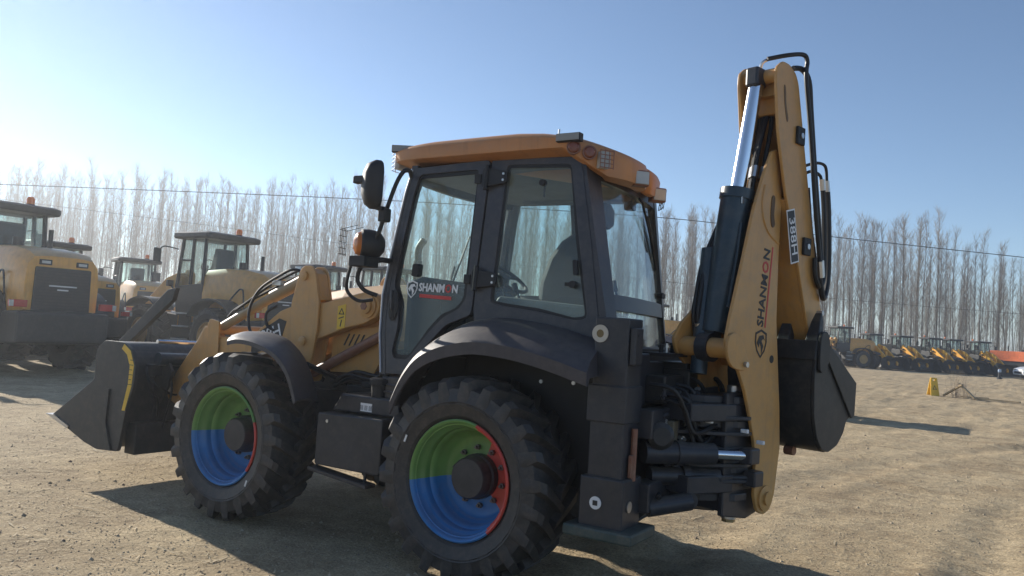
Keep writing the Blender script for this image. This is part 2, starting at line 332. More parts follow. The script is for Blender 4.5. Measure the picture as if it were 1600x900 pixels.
def scatter():
    """loose clods and bits of straw lying on the yard, too many to count"""
    rng = random.Random(5)
    vs = []; fs = []; mi = []
    C = Vector((-2.7, 4.9, 0))
    for i in range(90000):
        dd = 2.2*math.exp(rng.random()**.8*2.75); a = rng.uniform(-.78, .78)
        q = C + F0*cos(a)*dd - R0*sin(a)*dd
        z = gh(q.x, q.y)
        s = rng.uniform(.002, .008)*(1+dd*.035)*(1 if rng.random() < .97 else 2.2)
        b = len(vs); k = rng.random()
        if k < .45:
            for j in range(6):
                an = rng.random()*.6
                d = [(1, 0, 0), (-1, 0, 0), (0, 1, 0), (0, -1, 0), (0, 0, 1), (0, 0, -.4)][j]
                vs.append((q.x+d[0]*s*rng.uniform(.6, 1.3)+an*s*.3, q.y+d[1]*s*rng.uniform(.6, 1.3), z+d[2]*s*rng.uniform(.5, .9)))
            fs += [(b+x, b+y, b+w_) for x, y, w_ in ((0, 2, 4), (2, 1, 4), (1, 3, 4), (3, 0, 4), (2, 0, 5), (1, 2, 5), (3, 1, 5), (0, 3, 5))]; mi += [0 if k < .40 else 1]*8
        else:
            an = rng.random()*pi; l = s*rng.uniform(2, 5); cx, sy = cos(an)*l, sin(an)*l; wx, wy = -sin(an)*s*.22, cos(an)*s*.22; tz = rng.uniform(-.2, .3)*l
            vs += [(q.x-cx-wx, q.y-sy-wy, z+.004), (q.x-cx+wx, q.y-sy+wy, z+.004), (q.x+cx+wx, q.y+sy+wy, z+.006+abs(tz)), (q.x+cx-wx, q.y+sy-wy, z+.006+abs(tz))]
            fs.append((b, b+1, b+2, b+3)); mi.append(2)
    me = bpy.data.meshes.new('loose_gravel'); me.from_pydata(vs, [], fs); me.update()
    for x in (mat('clod', (.42, .34, .235), .95, var=.3, nscale=2), mat('dark clod', (.22, .17, .13), .95, var=.3, nscale=2), mat('straw', (.50, .41, .26), .8, var=.25, nscale=3)): me.materials.append(x)
    me.polygons.foreach_set('material_index', mi)
    o = bpy.data.objects.new('loose_gravel', me); COL.objects.link(o); o['kind'] = 'stuff'
    tag(o, 'loose clods, grit and dry straw bits lying over the sandy yard', 'gravel')
scatter()

# ================================================================== BACKHOE LOADER
H = empty('backhoe_loader', 'large tan and black backhoe loader in the foreground with green, blue and red wheel rims', 'backhoe loader')
V = Vector
def XZ(y): return lambda a, b, t: V((a, y+t, b))
def plate(name, pts, y, th, m, parent=H, holes=(), bev=0.004, smooth=False):
    return MB().prism(pts, holes, XZ(y), 0, th).build(name, m, parent, bev=bev, smooth=smooth)
def side(a, b, t): return V((a, .80-.10*(b-1.2)/1.3+t, b))          # near flank of the cab leans inwards
def far(a, b, t): return V((a, -(.72-.08*(b-1.2)/1.3)-t, b))
SN = V((0, 1, .077)).normalized()

# ---------------- wheels
def tyre_mb(R=.60, W=.42, rr=.345, n=22, lug=.045, seg=48):
    h = W/2; mb = MB()
    prof = [(rr, -h*.78), (rr+.03, -h*.93), (rr+.09, -h*1.0), (R-.14, -h*1.02), (R-.07, -h*.97), (R-lug-.01, -h*.80), (R-lug, -h*.4), (R-lug, h*.4), (R-lug-.01, h*.80), (R-.07, h*.97), (R-.14, h*1.02), (R-.145, h*1.035), (R-.152, h*1.02), (rr+.10, h*1.0), (rr+.095, h*1.02), (rr+.085, h*1.0), (rr+.03, h*.93), (rr, h*.78)]
    mb.lathe(prof, (0, 0, 0), (0, 1, 0), seg, ring=True)
    for sgn in (1, -1):
        for i in range(n):
            a0 = 2*pi*(i+(0 if sgn > 0 else .5))/n
            st = [(h*1.02, R-.095, R-.16, -.01, .030), (h*1.0, R-.03, R-.12, .0, .034), (h*.86, R-.004, R-.10, .035, .038), (h*.45, R, R-.10, .13, .033), (-h*.12, R+.003, R-.09, .27, .026)]
            vs = []
            for y, rt, rb, da, hw in st:
                for r_, sg, k in ((rt, -1, .8), (rt, 1, .8), (rb, 1, 1.25), (rb, -1, 1.25)):
                    an = a0+da+sg*hw*k/r_
                    vs.append((cos(an)*r_, y*sgn, sin(an)*r_))
            fs = [(0, 1, 2, 3), (16, 19, 18, 17)]
            for q in range(4):
                for k in range(4): fs.append((q*4+k, q*4+4+k, q*4+4+(k+1) % 4, q*4+(k+1) % 4))
            mb.add(vs, fs)
    return mb
def rim_obj(parent, rot=0.0):
    prof = [(.318, .165), (.345, .168), (.352, .176), (.352, .188), (.344, .194), (.334, .190), (.328, .176), (.318, .150), (.312, .120), (.300, .112), (.296, .085), (.296, .060), (.283, .050), (.276, .020), (.272, -.010), (.258, -.020), (.250, -.040), (.225, -.052), (.190, -.050), (.10, -.045), (.0, -.045)]
    n = 96; mb = MB(); mb.lathe(prof, (0, 0, 0), (0, 1, 0), n, ring=True)
    ax = V((0, 1, 0)); u = V((0, 0, 1)).cross(ax).normalized(); v = ax.cross(u); mi = []
    for i in range(len(prof)-1):
        for k in range(n):
            a = 2*pi*(k+.5)/n; d = u*cos(a)+v*sin(a)
            # angle as seen from the left flank: right of the picture is -X
            an = (math.degrees(math.atan2(d.z, -d.x))-rot) % 360
            lo_, hi_ = (71, 311) if rot == 0 else (28, 328)
            mi.append(0 if lo_ <= an < 186 else (1 if 186 <= an < hi_ else 2))
    # inner barrel behind the disc
    o = new_obj('rim', mb.v, mb.f, [GREEN, BLUE, RED], parent, True, mi, ang=50)
    return o
TY = tyre_mb(); NUT = []; NUTM = mat('dull wheel nut', (.16, .15, .15), .5, .7)
def make_wheel(x, y, left, rot):
    wh = bpy.data.objects.new('wheel', None); COL.objects.link(wh); wh.parent = H; wh.location = (x, y, .60)
    if not left: wh.rotation_euler = (0, 0, pi)
    t = TY.build('tyre', TYRE, wh, True, ang=28); t.rotation_euler = (0, rot*2.1+.1, 0)
    rim_obj(wh, rot)
    hb = MB().lathe([(.135, -.05), (.135, .0), (.125, .01), (.122, .075), (.112, .088), (.0, .09)], (0, 0, 0), (0, 1, 0), 28); hb.build('hub', BLACK if False else DARK, wh, True)
    for k in range(10):
        a = 2*pi*k/10+.2; c = V((cos(a)*.172, -.048, sin(a)*.172))
        if NUT: o = NUT[0].copy(); COL.objects.link(o); o.parent = wh
        else: o = MB().lathe([(.0, 0), (.017, 0), (.017, .022), (.009, .023), (.009, .042), (.0, .043)], (0, 0, 0), (0, 1, 0), 6).build('wheel_nut', NUTM, wh); NUT.append(o)
        o.location = c
    if left:
        s = MB(); a = radians(152 if x < 1 else -42); c = V((-cos(a)*.425, .2185, sin(a)*.425)); s.box(c, (.012, .003, .045), Matrix.Rotation(radians(-20), 3, 'Y')); s.build('paint_mark', WHITE, wh)
    return wh
wheels = [make_wheel(0, .89, True, 0), make_wheel(2.07, .89, True, -6), make_wheel(0, -.89, False, 0), make_wheel(2.07, -.89, False, 0)]

# ---------------- chassis
c = MB(); c.box((.9, .30, .78), (3.3, .06, .30)); c.box((.9, -.30, .78), (3.3, .06, .30)); c.box((.9, 0, .66), (2.8, .5, .06)); c.box((-.5, 0, .8), (.5, .9, .5)); c.box((2.62, 0, .86), (.12, .62, .34))
c.build('chassis_frame', DARK, H, bev=.008)
for x in (0, 2.07):
    a = MB(); a.lathe([(.0, -.68), (.13, -.68), (.14, -.60), (.09, -.55), (.08, -.2), (.17, -.12), (.19, 0), (.17, .12), (.08, .2), (.09, .55), (.14, .60), (.13, .68), (.0, .68)], (x, 0, .60), (0, 1, 0), 20); a.build('axle', DARK, H, True)
c = MB(); c.box((1.45, 0, .86), (1.5, .44, .42)); c.box((.45, 0, .95), (.9, .5, .3)); c.cyl((1.0, 0, .62), (.2, 0, .62), .06, 12); c.build('engine_block', LDARK, H, bev=.02)
# side tank under the step
tank = MB(); tank.prism(rnd([(1.28, .50), (.70, .50), (.70, .86), (1.28, .85)], .02), (), XZ(.60), 0, .35); tk = tank.build('side_tank', DARK, H, bev=.01)
MB().cyl((1.18, .952, .80), (1.18, .958, .80), .012, 10).build('bolt', STEEL, tk)
t2 = MB(); t2.prism([(1.24, .862), (.64, .87), (.66, .985), (1.16, .985)], (), XZ(.5), 0, .36); t2.build('battery_box', DARK, H, bev=.012)
lb = MB().prism([(.975, .885), (.875, .885), (.875, .94), (.975, .94)], (), XZ(.861), 0, .004).build('label_plate', WHITE, H)
text_mesh('label_print', '||| ||| |||', .035, ((.925, .866, .912), (-1, 0, 0), (0, 0, 1)), BLKPRINT, lb, .0006)
fc = MB(); fc.lathe([(.0, 0), (.058, 0), (.06, .08), (.075, .082), (.075, .118), (.06, .125), (.0, .128)], (.87, .80, .985), (0, 0, 1), 20); fc.build('filler_cap', BLACK, H, True)
st = MB(); st.prism([(1.33, .455), (.80, .405), (.80, .43), (1.33, .48)], (), XZ(.86), 0, .10); st.tube([(1.30, .9, .47), (1.30, .9, .62)], .012, 6); st.tube([(.86, .9, .42), (.86, .9, .55)], .012, 6); st.build('foot_step', DARK, H, bev=.003)
# mud and hose details above the chassis
for k, (y, r, zz) in enumerate(((.46, .016, 0), (.50, .012, .03), (.42, .014, .05))):
    MB().tube(smoothpath([(1.62, y, .98+zz), (1.45, y, 1.05+zz), (1.20, y, 1.04+zz), (1.05, y, 1.16+zz), (.92, y, 1.24+zz)]), r, 8).build('hose', HOSE, H, True)
MB().box((1.30, .44, .95), (.34, .10, .12)).box((1.22, .47, 1.02), (.2, .06, .05)).build('valve_block', LDARK, H, bev=.01)
g = MB().lathe([(.0, 0), (.055, 0), (.055, .02), (.04, .03), (.0, .03)], (1.02, .52, .93), (0, 1, 0), 18); g.build('pulley', STEEL, H, True)

# ---------------- bonnet
hood = MB()
def hoodring(x, zt, hw, zb): return [V((x, -hw, zb)), V((x, -hw, zt-.08)), V((x, -hw+.07, zt)), V((x, hw-.07, zt)), V((x, hw, zt-.08)), V((x, hw, zb))]
hood.loft([hoodring(.86, 1.775, .37, 1.36), hoodring(1.3, 1.765, .37, 1.34), hoodring(1.7, 1.73, .365, 1.25), hoodring(1.93, 1.69, .36, 1.15), hoodring(1.99, 1.64, .35, 1.10), hoodring(2.03, 1.30, .34, 1.05), hoodring(2.62, 1.16, .30, 1.0)]); hood.build('bonnet', TAN, H, bev=.012)
v = MB()
for k in range(4): x = 1.60-k*.05; v.prism([(x, 1.29), (x-.012, 1.29), (x-.06, 1.38), (x-.048, 1.38)], (), XZ(.413), 0, .004)
v.build('vent_slots', BLKPRINT, H)
MB().prism([(1.72, 1.08), (1.28, 1.10), (1.22, 1.20), (1.18, 1.46), (1.50, 1.42), (1.72, 1.33)], (), XZ(.40), 0, .012).build('side_panel', TAN, H, bev=.003)
e = MB(); e.cyl((1.45, -.22, 1.45), (1.45, -.22, 2.0), .035, 14); e.tube(smoothpath([(1.45, -.22, 2.0), (1.45, -.22, 2.1), (1.40, -.22, 2.17)]), .03, 12); ex = e.build('exhaust_pipe', LDARK, H, True)

# ---------------- loader arms (left and right) with bell crank tower
def arm_side(s, near):
    y = .42*s; th = .10*s
    P = [(1.20, 1.52), (1.17, 1.60), (1.22, 1.68), (1.32, 1.70), (1.50, 1.655), (1.74, 1.60), (2.02, 1.58), (2.20, 1.52), (2.52, 1.30), (2.93, 1.27), (3.10, 1.36), (3.20, 1.22), (3.56, .80), (3.53, .70), (3.42, .66), (3.22, .84), (2.95, 1.10), (2.33, 1.12), (1.96, 1.27), (1.72, 1.34), (1.50, 1.42), (1.32, 1.46)]
    a = MB().prism(rnd(P, .02, 2), (), XZ(y), 0, th).build('loader_arm', TAN, H, bev=.008)
    # bright edge strip / flange
    pv = MB(); pv.lathe([(.0, 0), (.085, 0), (.085, .012), (.055, .016), (.055, .035), (.03, .04), (.0, .04)], (1.29, y+th, 1.59), (0, s, 0), 24); pv.build('pivot_boss', TAN, a, True)
    MB().lathe([(.0, .030), (.030, .030), (.030, .046), (.0, .046)], (1.29, y+th, 1.59), (0, s, 0), 6).build('pivot_nut', RUST, a)
    tw = MB()
    T = rnd([(1.99, 1.84), (1.95, 1.88), (1.86, 1.88), (1.82, 1.83), (1.76, 1.60), (1.76, 1.40), (1.82, 1.0), (1.96, .98), (2.04, 1.35), (2.06, 1.58)], .02, 2)
    tw.prism(T, (), XZ(y+th+.002*s), 0, .022*s); tw.prism(T, (), XZ(y-.002*s), 0, -.022*s)
    tw.prism([(1.87, 1.86), (1.82, 1.82), (1.765, 1.62), (1.80, 1.61), (1.85, 1.80)], (), XZ(y), 0, th)
    tw.build('lift_tower', TAN, H, bev=.005)
    q = MB()
    for (x, z) in ((1.93, 1.80), (1.90, 1.30), (2.98, 1.33)): q.lathe([(.0, 0), (.036, 0), (.036, .016), (.02, .02), (.0, .02)], (x, y+th+(.024 if x < 2.5 else 0)*s, z), (0, s, 0), 18)
    q.build('pin', TAN, a, True)
    # link plate at the front carrying the vertical strap
    fl = MB(); fl.prism(rnd([(2.90, 1.40), (3.02, 1.42), (3.05, 1.36), (2.98, 1.02), (2.88, 1.02)], .015, 2), (), XZ(y+th+.003*s), 0, .018*s); fl.build('link_plate', TAN, H, bev=.004)
    # tilt tubes
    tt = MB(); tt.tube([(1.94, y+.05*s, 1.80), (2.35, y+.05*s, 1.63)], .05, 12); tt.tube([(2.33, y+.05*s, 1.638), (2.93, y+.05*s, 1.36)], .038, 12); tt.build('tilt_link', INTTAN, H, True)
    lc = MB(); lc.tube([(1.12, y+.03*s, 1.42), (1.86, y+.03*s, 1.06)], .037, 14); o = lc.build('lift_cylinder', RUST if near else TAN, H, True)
    ry = MB().lathe([(.032, -.03), (.055, -.03), (.055, .03), (.032, .03), (.032, -.03)], (1.11, y+.05*s, 1.43), (0, 1, 0), 18, ring=True); ry.build('cylinder_eye', TAN, o, True)
    MB().tube([(1.80, y+.03*s, 1.09), (2.02, y+.03*s, .98)], .024, 12).build('cylinder_rod', CHROME, o, True)
    return a
INTTAN = mat('grey brown link tan', (0.34, 0.24, 0.13), 0.45, dirt=DUST, damt=0.4)  # duller grey-brown tan of the tilt links
armL = arm_side(1, True); armR = arm_side(-1, False)
MB().cyl((2.98, -.5, 1.33), (2.98, .5, 1.33), .04, 14).build('cross_tube', TAN, H, True)
MB().cyl((1.90, -.5, 1.30), (1.90, .5, 1.30), .035, 14).build('cross_tube', TAN, H, True)
# number decal on the near arm
dc = MB().prism([(2.50, 1.155), (2.18, 1.255), (2.12, 1.44), (2.20, 1.46), (2.50, 1.30)], (), XZ(.5205), 0, .003).build('arm_decal', BLKPRINT, H)
text_mesh('arm_number', '388H', .150, ((2.315, .5255, 1.318), (-.93, 0, .33), (.33, 0, .93)), WHITE, dc, .001, .001, sx=.92)
sy = MB().prism([(1.58, 1.405), (1.50, 1.425), (1.50, 1.60), (1.58, 1.58)], (), XZ(.5205), 0, .002).build('warning_sticker', YELP, H)
MB().prism([(1.57, 1.52), (1.51, 1.52), (1.54, 1.57)], [[(1.558, 1.527), (1.522, 1.527), (1.54, 1.557)]], XZ(.5226), 0, .001).build('warning_triangle', BLKPRINT, sy)
MB().prism([(1.565, 1.485), (1.515, 1.50), (1.515, 1.508), (1.565, 1.493)], (), XZ(.5226), 0, .001).prism([(1.55, 1.43), (1.54, 1.43), (1.53, 1.48), (1.54, 1.48)], (), XZ(.5226), 0, .001).build('sticker_print', BLKPRINT, sy)
# hoses over the arm
for pts in ([(1.95, .50, 1.80), (2.08, .52, 1.85), (2.26, .52, 1.79), (2.46, .52, 1.68), (2.55, .53, 1.52), (2.52, .54, 1.36), (2.42, .54, 1.30), (2.30, .53, 1.32)],
            [(1.93, .46, 1.87), (2.10, .47, 1.84), (2.40, .47, 1.72), (2.60, .48, 1.60), (2.78, .48, 1.50)],
            [(1.93, .44, 1.85), (2.12, .44, 1.80), (2.42, .45, 1.68), (2.80, .45, 1.52), (2.90, .45, 1.44)],
            [(2.24, .52, 1.56), (2.34, .53, 1.50), (2.33, .53, 1.40), (2.24, .52, 1.36)]):
    MB().tube(smoothpath(pts), .012, 8).build('hose', HOSE, H, True)
MB().box((2.30, .47, 1.74), (.10, .05, .04)).build('hose_clamp', STEEL, H, bev=.004); MB().box((2.06, .47, 1.86), (.07, .06, .03)).build('hose_clamp', STEEL, H, bev=.004)

# ---------------- front bucket
B = bpy.data.objects.new('front_bucket', None); COL.objects.link(B); B.parent = H; B['label'] = 'dark grey loading bucket with yellow edge stripe'
Yb = .95
bp = [(4.56, .465), (4.03, .30), (3.83, .26), (3.52, .28), (3.49, .45), (3.45, .66), (3.38, .82), (3.37, 1.00), (3.44, 1.13), (3.56, 1.18), (3.83, 1.18), (3.95, 1.09), (3.94, .84)]
for s in (1, -1):
    MB().prism(rnd(bp, .03, 2), (), XZ(Yb*s), 0, -.03*s).build('side_plate', BKT, B, bev=.004)
prof = [(4.50, .46), (4.03, .32), (3.83, .28), (3.66, .30), (3.56, .45), (3.54, .70), (3.55, .90), (3.60, 1.05), (3.70, 1.14), (3.86, 1.15)]
sh = MB(); pr = sm2(prof, 3, False)
sh.loft([[V((x, -Yb+.031, z)) for x, z in pr]+[V((x+.0, -Yb+.031, z+.0)) for x, z in [(q[0]+.02, q[1]+.02) for q in reversed(pr)]], [V((x, Yb-.031, z)) for x, z in pr]+[V((q[0]+.02, Yb-.031, q[1]+.02)) for q in reversed(pr)]])
sh.build('bucket_shell', BKT, B, True, ang=40)
ce = MB().prism([(4.64, .475), (4.28, .38), (4.26, .405), (4.50, .475)], (), XZ(-Yb-.01), 0, 2*Yb+.02).build('cutting_edge', STEEL, B)
stripe = MB(); inner = [(3.51, .62), (3.455, .84), (3.45, .99), (3.50, 1.08), (3.58, 1.125)]; outer = [(3.47, .62), (3.405, .83), (3.395, 1.00), (3.455, 1.115), (3.55, 1.165)]
stripe.prism(inner+list(reversed(outer)), (), XZ(Yb), 0, .002); stripe.build('yellow_stripe', YELP, B)
tk = MB()
for k in range(6): z = .84+k*.04; tk.box((3.43, Yb+.003, z), (.035 if k % 2 else .06, .002, .005))
tk.build('scale_marks', BLKPRINT, B)
wr = MB(); wr.prism([(3.60, .28), (3.66, .28), (3.74, .50), (3.73, .78), (3.69, .78), (3.70, .50)], (), XZ(Yb), 0, .018); wr.build('wear_rib', BKT, B, bev=.003)
for y in (.62, .38, -.38, -.62):
    MB().prism([(3.55, .50), (3.55, 1.05), (3.40, 1.06), (3.32, .95), (3.36, .82), (3.52, .62)], (), XZ(y), 0, .03).build('mounting_lug', BKT, B, bev=.004)
cyx = MB(); cyx.tube([(3.42, .72, 1.05), (3.42, .05, 1.03)], .055, 14); cyx.build('jaw_cylinder', CYL, B, True)
MB().tube([(3.36, .78, 1.20), (3.36, -.25, 1.18)], .018, 12).build('latch_rod', CHROME, B, True)
MB().cyl((3.52, -.55, .78), (3.52, .55, .78), .03, 12).build('pivot_pin', STEEL, B, True)
for pts in ([(3.45, .80, .98), (3.36, .84, .90), (3.34, .80, .78), (3.38, .72, .72), (3.45, .66, .56)], [(3.45, .80, .92), (3.35, .76, .84), (3.36, .62, .76), (3.42, .5, .74)], [(3.45, .62, 1.02), (3.34, .62, .80), (3.46, .60, .45)]):
    MB().tube(smoothpath(pts), .010, 7).build('hose', HOSE, B, True)
MB().box((3.52, 0, .38), (.14, 1.7, .26)).box((3.50, 0, .95), (.10, 1.5, .10)).build('cross_beam', BKT, B, bev=.01)
# long dark quick hitch arm of the far side reaching up and back
MB().prism([(4.00, 1.68), (4.12, 1.66), (4.84, 1.13), (4.76, 1.06), (4.04, 1.56)], (), XZ(.15), 0, .05).build('far_tilt_arm', BKT, H, bev=.005)

# ---------------- front mudguard
def guard(name, path, y0, y1, m, th=.018, lip=.05, ribs=False, parent=H):
    rings = []
    P = [V((x, 0, z)) for x, z in path]; n = len(P)
    for i, p in enumerate(P):
        d = (P[min(i+1, n-1)]-P[max(i-1, 0)]).normalized(); nn = V((-d.z, 0, d.x))
        if nn.dot(V((p.x-path[n//2][0], 0, 1))) < 0 and False: nn = -nn
        k = i/(n-1)
        def q(y, h): return V((p.x+nn.x*h, y, p.z+nn.z*h))
        dy = y1-y0
        rings.append([q(y0, 0), q(y0+dy*.15, .012), q(y0+dy*.30, .004), q(y0+dy*.45, .014), q(y0+dy*.60, .006), q(y0+dy*.80, .010), q(y0+dy*.95, .0), q(y1, -.03), q(y1, -.045), q(y0+dy*.95, -th), q(y0+dy*.5, -th), q(y0, -th)])
    return MB().loft(rings).build(name, m, parent, True, ang=45)
def front_guard(s):
    po_ = sm2([(2.03, 1.285), (1.94, 1.302), (1.82, 1.30), (1.69, 1.278), (1.524, 1.224), (1.387, 1.11), (1.295, .932)], 4, False)
    pi_ = sm2([(2.33, 1.30), (2.22, 1.335), (2.109, 1.348), (1.935, 1.348), (1.75, 1.30), (1.56, 1.15), (1.426, .896)], 4, False)
    rings = []
    for k, ((ox, oz), (ix, iz)) in enumerate(zip(po_, pi_)):
        a, b = V((ix, .80*s, iz)), V((ox, 1.14*s, oz)); up = V((.15, 0, 1)) if k < 14 else V((-.6, 0, .8)); up.normalize()
        pts = [a.lerp(b, t)+up*(.022*sin(pi*t)+(.006 if q % 2 else 0)) for q, t in enumerate((0, .12, .24, .36, .48, .60, .72, .84, .95))]
        rings.append(pts+[b-up*.005, b-up*.035, b.lerp(a, .04)-up*.03]+[a.lerp(b, t)+up*(.022*sin(pi*t)-.014) for t in (.9, .6, .3, 0)])
    return MB().loft(rings).build('front_mudguard', FENDER, H, True, ang=40)
front_guard(1); front_guard(-1)
MB().tube([(1.9, .3, 1.0), (1.9, .82, 1.27)], .02, 8).build('mudguard_bracket', DARK, H, True); MB().tube([(1.60, .3, .98), (1.55, .82, 1.15)], .02, 8).build('mudguard_bracket', DARK, H, True)

# ---------------- rear mudguard, moulded with the cab flank
def fender_side(s):
    up = [(.66, 1.02), (.62, 1.12), (.56, 1.23), (.47, 1.33), (.33, 1.43), (.16, 1.51), (-.05, 1.545), (-.25, 1.535), (-.48, 1.505), (-.76, 1.44)]   # joins the cab
    lo = [(.50, .98), (.45, 1.09), (.40, 1.17), (.33, 1.25), (.23, 1.31), (.10, 1.355), (-.08, 1.385), (-.32, 1.375), (-.56, 1.335), (-.82, 1.27)]   # outer lip
    rings = []
    for (ux, uz), (lx, lz) in zip(sm2(up, 3, False), sm2(lo, 3, False)):
        yu = .80-.077*(uz-1.2)+.012
        a = V((ux, yu*s, uz)); b = V((lx, 1.13*s, lz))
        mid = a*.55+b*.45+V((0, 0, .045)); m2 = a*.22+b*.78+V((0, .015*s, .040))
        rings.append([a, a*.8+mid*.2+V((0, 0, .018)), mid, m2, b+V((0, .004*s, .02)), b+V((0, .0, -.05)), b+V((0, -.02*s, -.05)), V((lx*.9+ux*.1, 1.08*s, lz-.01)), V((lx*.6+ux*.4, .90*s, lz+.0)), V((ux, .70*s, lz+.02)), V((ux, .70*s, uz-.02))])
    return MB().loft(rings).build('rear_mudguard', FENDER, H, True, ang=40)
fender_side(1); fender_side(-1)
# inner wheel-arch wall and rear flank under the cab
for s in (1, -1):
    MB().prism([(.64, .95), (.60, 1.12), (.46, 1.30), (.16, 1.48), (-.25, 1.50), (-.74, 1.40), (-.76, .60), (-.30, .60), (-.2, .9), (.25, .9)], (), XZ(.66*s), 0, .03*s).build('wheel_arch_wall', BLACK, H)
MB().prism([(.64, .96), (.46, 1.30), (.16, 1.48), (-.25, 1.50), (-.76, 1.42), (-.76, 1.10)], (), XZ(-.6), 0, 1.2).build('cab_underside', BLACK, H)
for x, z in ((.05, 1.33), (-.30, 1.19), (-.52, 1.20)): MB().cyl((x, .69, z), (x, .70, z), .012, 8).build('bolt', STEEL, H)
# flank below the door: two moulded steps
stp = MB(); stp.prism(rnd([(.85, 1.125), (.60, 1.135), (.66, .96), (.83, .985)], .015, 2), (), lambda a, b, t: V((a, .815+t, b)), -.35, 0)
so = stp.build('step_panel', CABM, H, bev=.006)
MB().tube([(.82, .82, 1.075), (.66, .82, 1.07)], .008, 6).tube([(.82, .82, 1.03), (.67, .82, 1.02)], .008, 6).build('panel_ridge', CABM, so, True)

# ---------------- cab
door_out = [(.165, 2.565), (.785, 2.54), (.82, 2.38), (.885, 1.94), (.915, 1.67), (.898, 1.41), (.85, 1.145), (.62, 1.155), (.585, 1.25), (.50, 1.36), (.37, 1.495), (.185, 1.565)]
door_in = [(.245, 2.505), (.725, 2.495), (.76, 2.36), (.82, 1.93), (.835, 1.74), (.775, 1.62), (.765, 1.45), (.79, 1.30), (.77, 1.25), (.655, 1.25), (.58, 1.34), (.50, 1.44), (.40, 1.54), (.28, 1.60), (.235, 1.67)]
D = bpy.data.objects.new('door', None); COL.objects.link(D); D.parent = H; D['label'] = 'glazed cab door with lettering on its lower half'
MB().prism(rnd(door_out, .03, 2), [rnd(door_in, .025, 2)], side, -.045, .012).build('door_frame', CABM, D, bev=.006)
def fr(pts, k):   # black ceramic border just inside a window opening
    c = V((sum(p[0] for p in pts)/len(pts), sum(p[1] for p in pts)/len(pts)))
    return [tuple(V(p)+(c-V(p)).normalized()*k) for p in pts]
MB().prism(rnd(fr(door_in, -.012), .02, 2), (), side, -.012, -.004).build('window_pane', CABGLASS, D)
MB().prism(rnd(door_in, .02, 2), [rnd(fr(door_in, .030), .02, 2)], side, -.003, -.0005).build('pane_border', BLACK, D)
MB().tube([side(a, b, .016) for a, b in smoothpath2] if False else [side(a, b, .018) for a, b in [(.792, 2.53), (.827, 2.38), (.893, 1.94), (.923, 1.67), (.906, 1.41), (.858, 1.15)]], .008, 6).build('door_seal', mat('seal edge', (.35, .35, .37), .25, .3), D, True)
hd = MB(); hd.lathe([(.0, .0), (.05, .0), (.055, .012), (.04, .02), (.0, .018)], side(.815, 1.60, .012), SN, 20)
for i, q in enumerate(hd.v): hd.v[i] = V((side(.815, 1.60, 0).x+(q.x-.815)*.75, q.y, 1.60+(q.z-1.60)*1.9))
hd.build('handle_recess', BLACK, D, True)
MB().tube([side(.84, 1.68, .02), side(.835, 1.70, .035), side(.82, 1.58, .035), side(.815, 1.56, .02)], .010, 8).build('door_handle', CABM, D, True)
MB().prism(rnd([(.695, 1.80), (.64, 1.80), (.64, 1.885), (.695, 1.885)], .012, 2), (), side, -.03, .02).build('door_latch', BLACK, D, bev=.004)
for zc in (2.44, 1.79):
    hg = MB(); hg.prism(rnd([(.20, zc-.06), (.01, zc-.035), (.01, zc+.04), (.20, zc+.07)], .02, 2), (), side, .015, .035); hg.cyl(side(.165, zc-.075, .035), side(.165, zc+.085, .035), .016, 10)
    hg.box(side(.235, zc, .014), (.05, .03, .06)); ho = hg.build('door_hinge', BLACK, D, bev=.003)
    for q in (-.018, .022): MB().cyl(side(.035, zc+q, .034), side(.035, zc+q, .042), .008, 8).build('bolt', STEEL, D)
xa = V((-1, 0, -.02)); ya = V((0, -.077, 1))
text_row('door_lettering', [('SHANM', WHITE), ('O', REDPRINT), ('N', WHITE)], .074, .315, (side(.632, 1.728, .000), xa, ya), D)
MB().prism([(.62, 1.663), (.36, 1.652), (.36, 1.675), (.62, 1.686)], (), side, -.001, .001).build('red_underline', REDPRINT, D)
def shield(f, s, m, parent, name='shield_emblem', t=.001):
    o = [(-.42, .42), (0, .56), (.42, .42), (.44, .05), (.30, -.30), (0, -.58), (-.30, -.30), (-.44, .05)]
    i = [(p[0]*.82, p[1]*.84) for p in o]
    mb = MB(); mb.prism([f2(p, s) for p in o], [[f2(p, s) for p in i]], f, 0, t)
    mb.prism([f2(p, s) for p in [(-.30, .02), (-.12, .30), (.16, .34), (.30, .12), (.16, .20), (.04, .10), (.20, -.10), (.06, -.40), (.02, -.12), (-.10, .04), (-.14, -.16)]], (), f, 0, t)
    return mb.build(name, m, parent)
def f2(p, s): return (p[0]*s, p[1]*s)
shield(lambda a, b, t: side(.69-a, 1.715+b, t), .105, WHITE, D)

# flank behind the door: B pillar, rear side window, C pillar
fl_out = [(.155, 2.575), (-.485, 2.548), (-.60, 2.05), (-.70, 1.56), (-.76, 1.42), (-.48, 1.505), (-.25, 1.535), (-.05, 1.545), (.16, 1.52), (.178, 1.60)]
fl_in = [(.035, 2.525), (-.425, 2.505), (-.52, 2.05), (-.625, 1.58), (-.55, 1.565), (-.30, 1.605), (-.05, 1.63), (.055, 1.65), (.045, 2.05)]
MB().prism(rnd(fl_out, .012, 2), [rnd(fl_in, .03, 2)], side, -.05, .004).build('cab_side_frame', CABM, H, bev=.006)
RW = bpy.data.objects.new('rear_side_window', None); COL.objects.link(RW); RW.parent = H
MB().prism(rnd(fr(fl_in, -.012), .02, 2), (), side, -.012, -.004).build('window_pane', CABGLASS, RW)
MB().prism(rnd(fl_in, .02, 2), [rnd(fr(fl_in, .022), .02, 2)], side, -.003, -.0005).build('pane_border', BLACK, RW)
MB().prism(rnd([(-.515, 1.83), (-.545, 1.83), (-.53, 1.92), (-.50, 1.92)], .01, 2), (), side, 0, .02).build('window_latch', BLACK, RW)
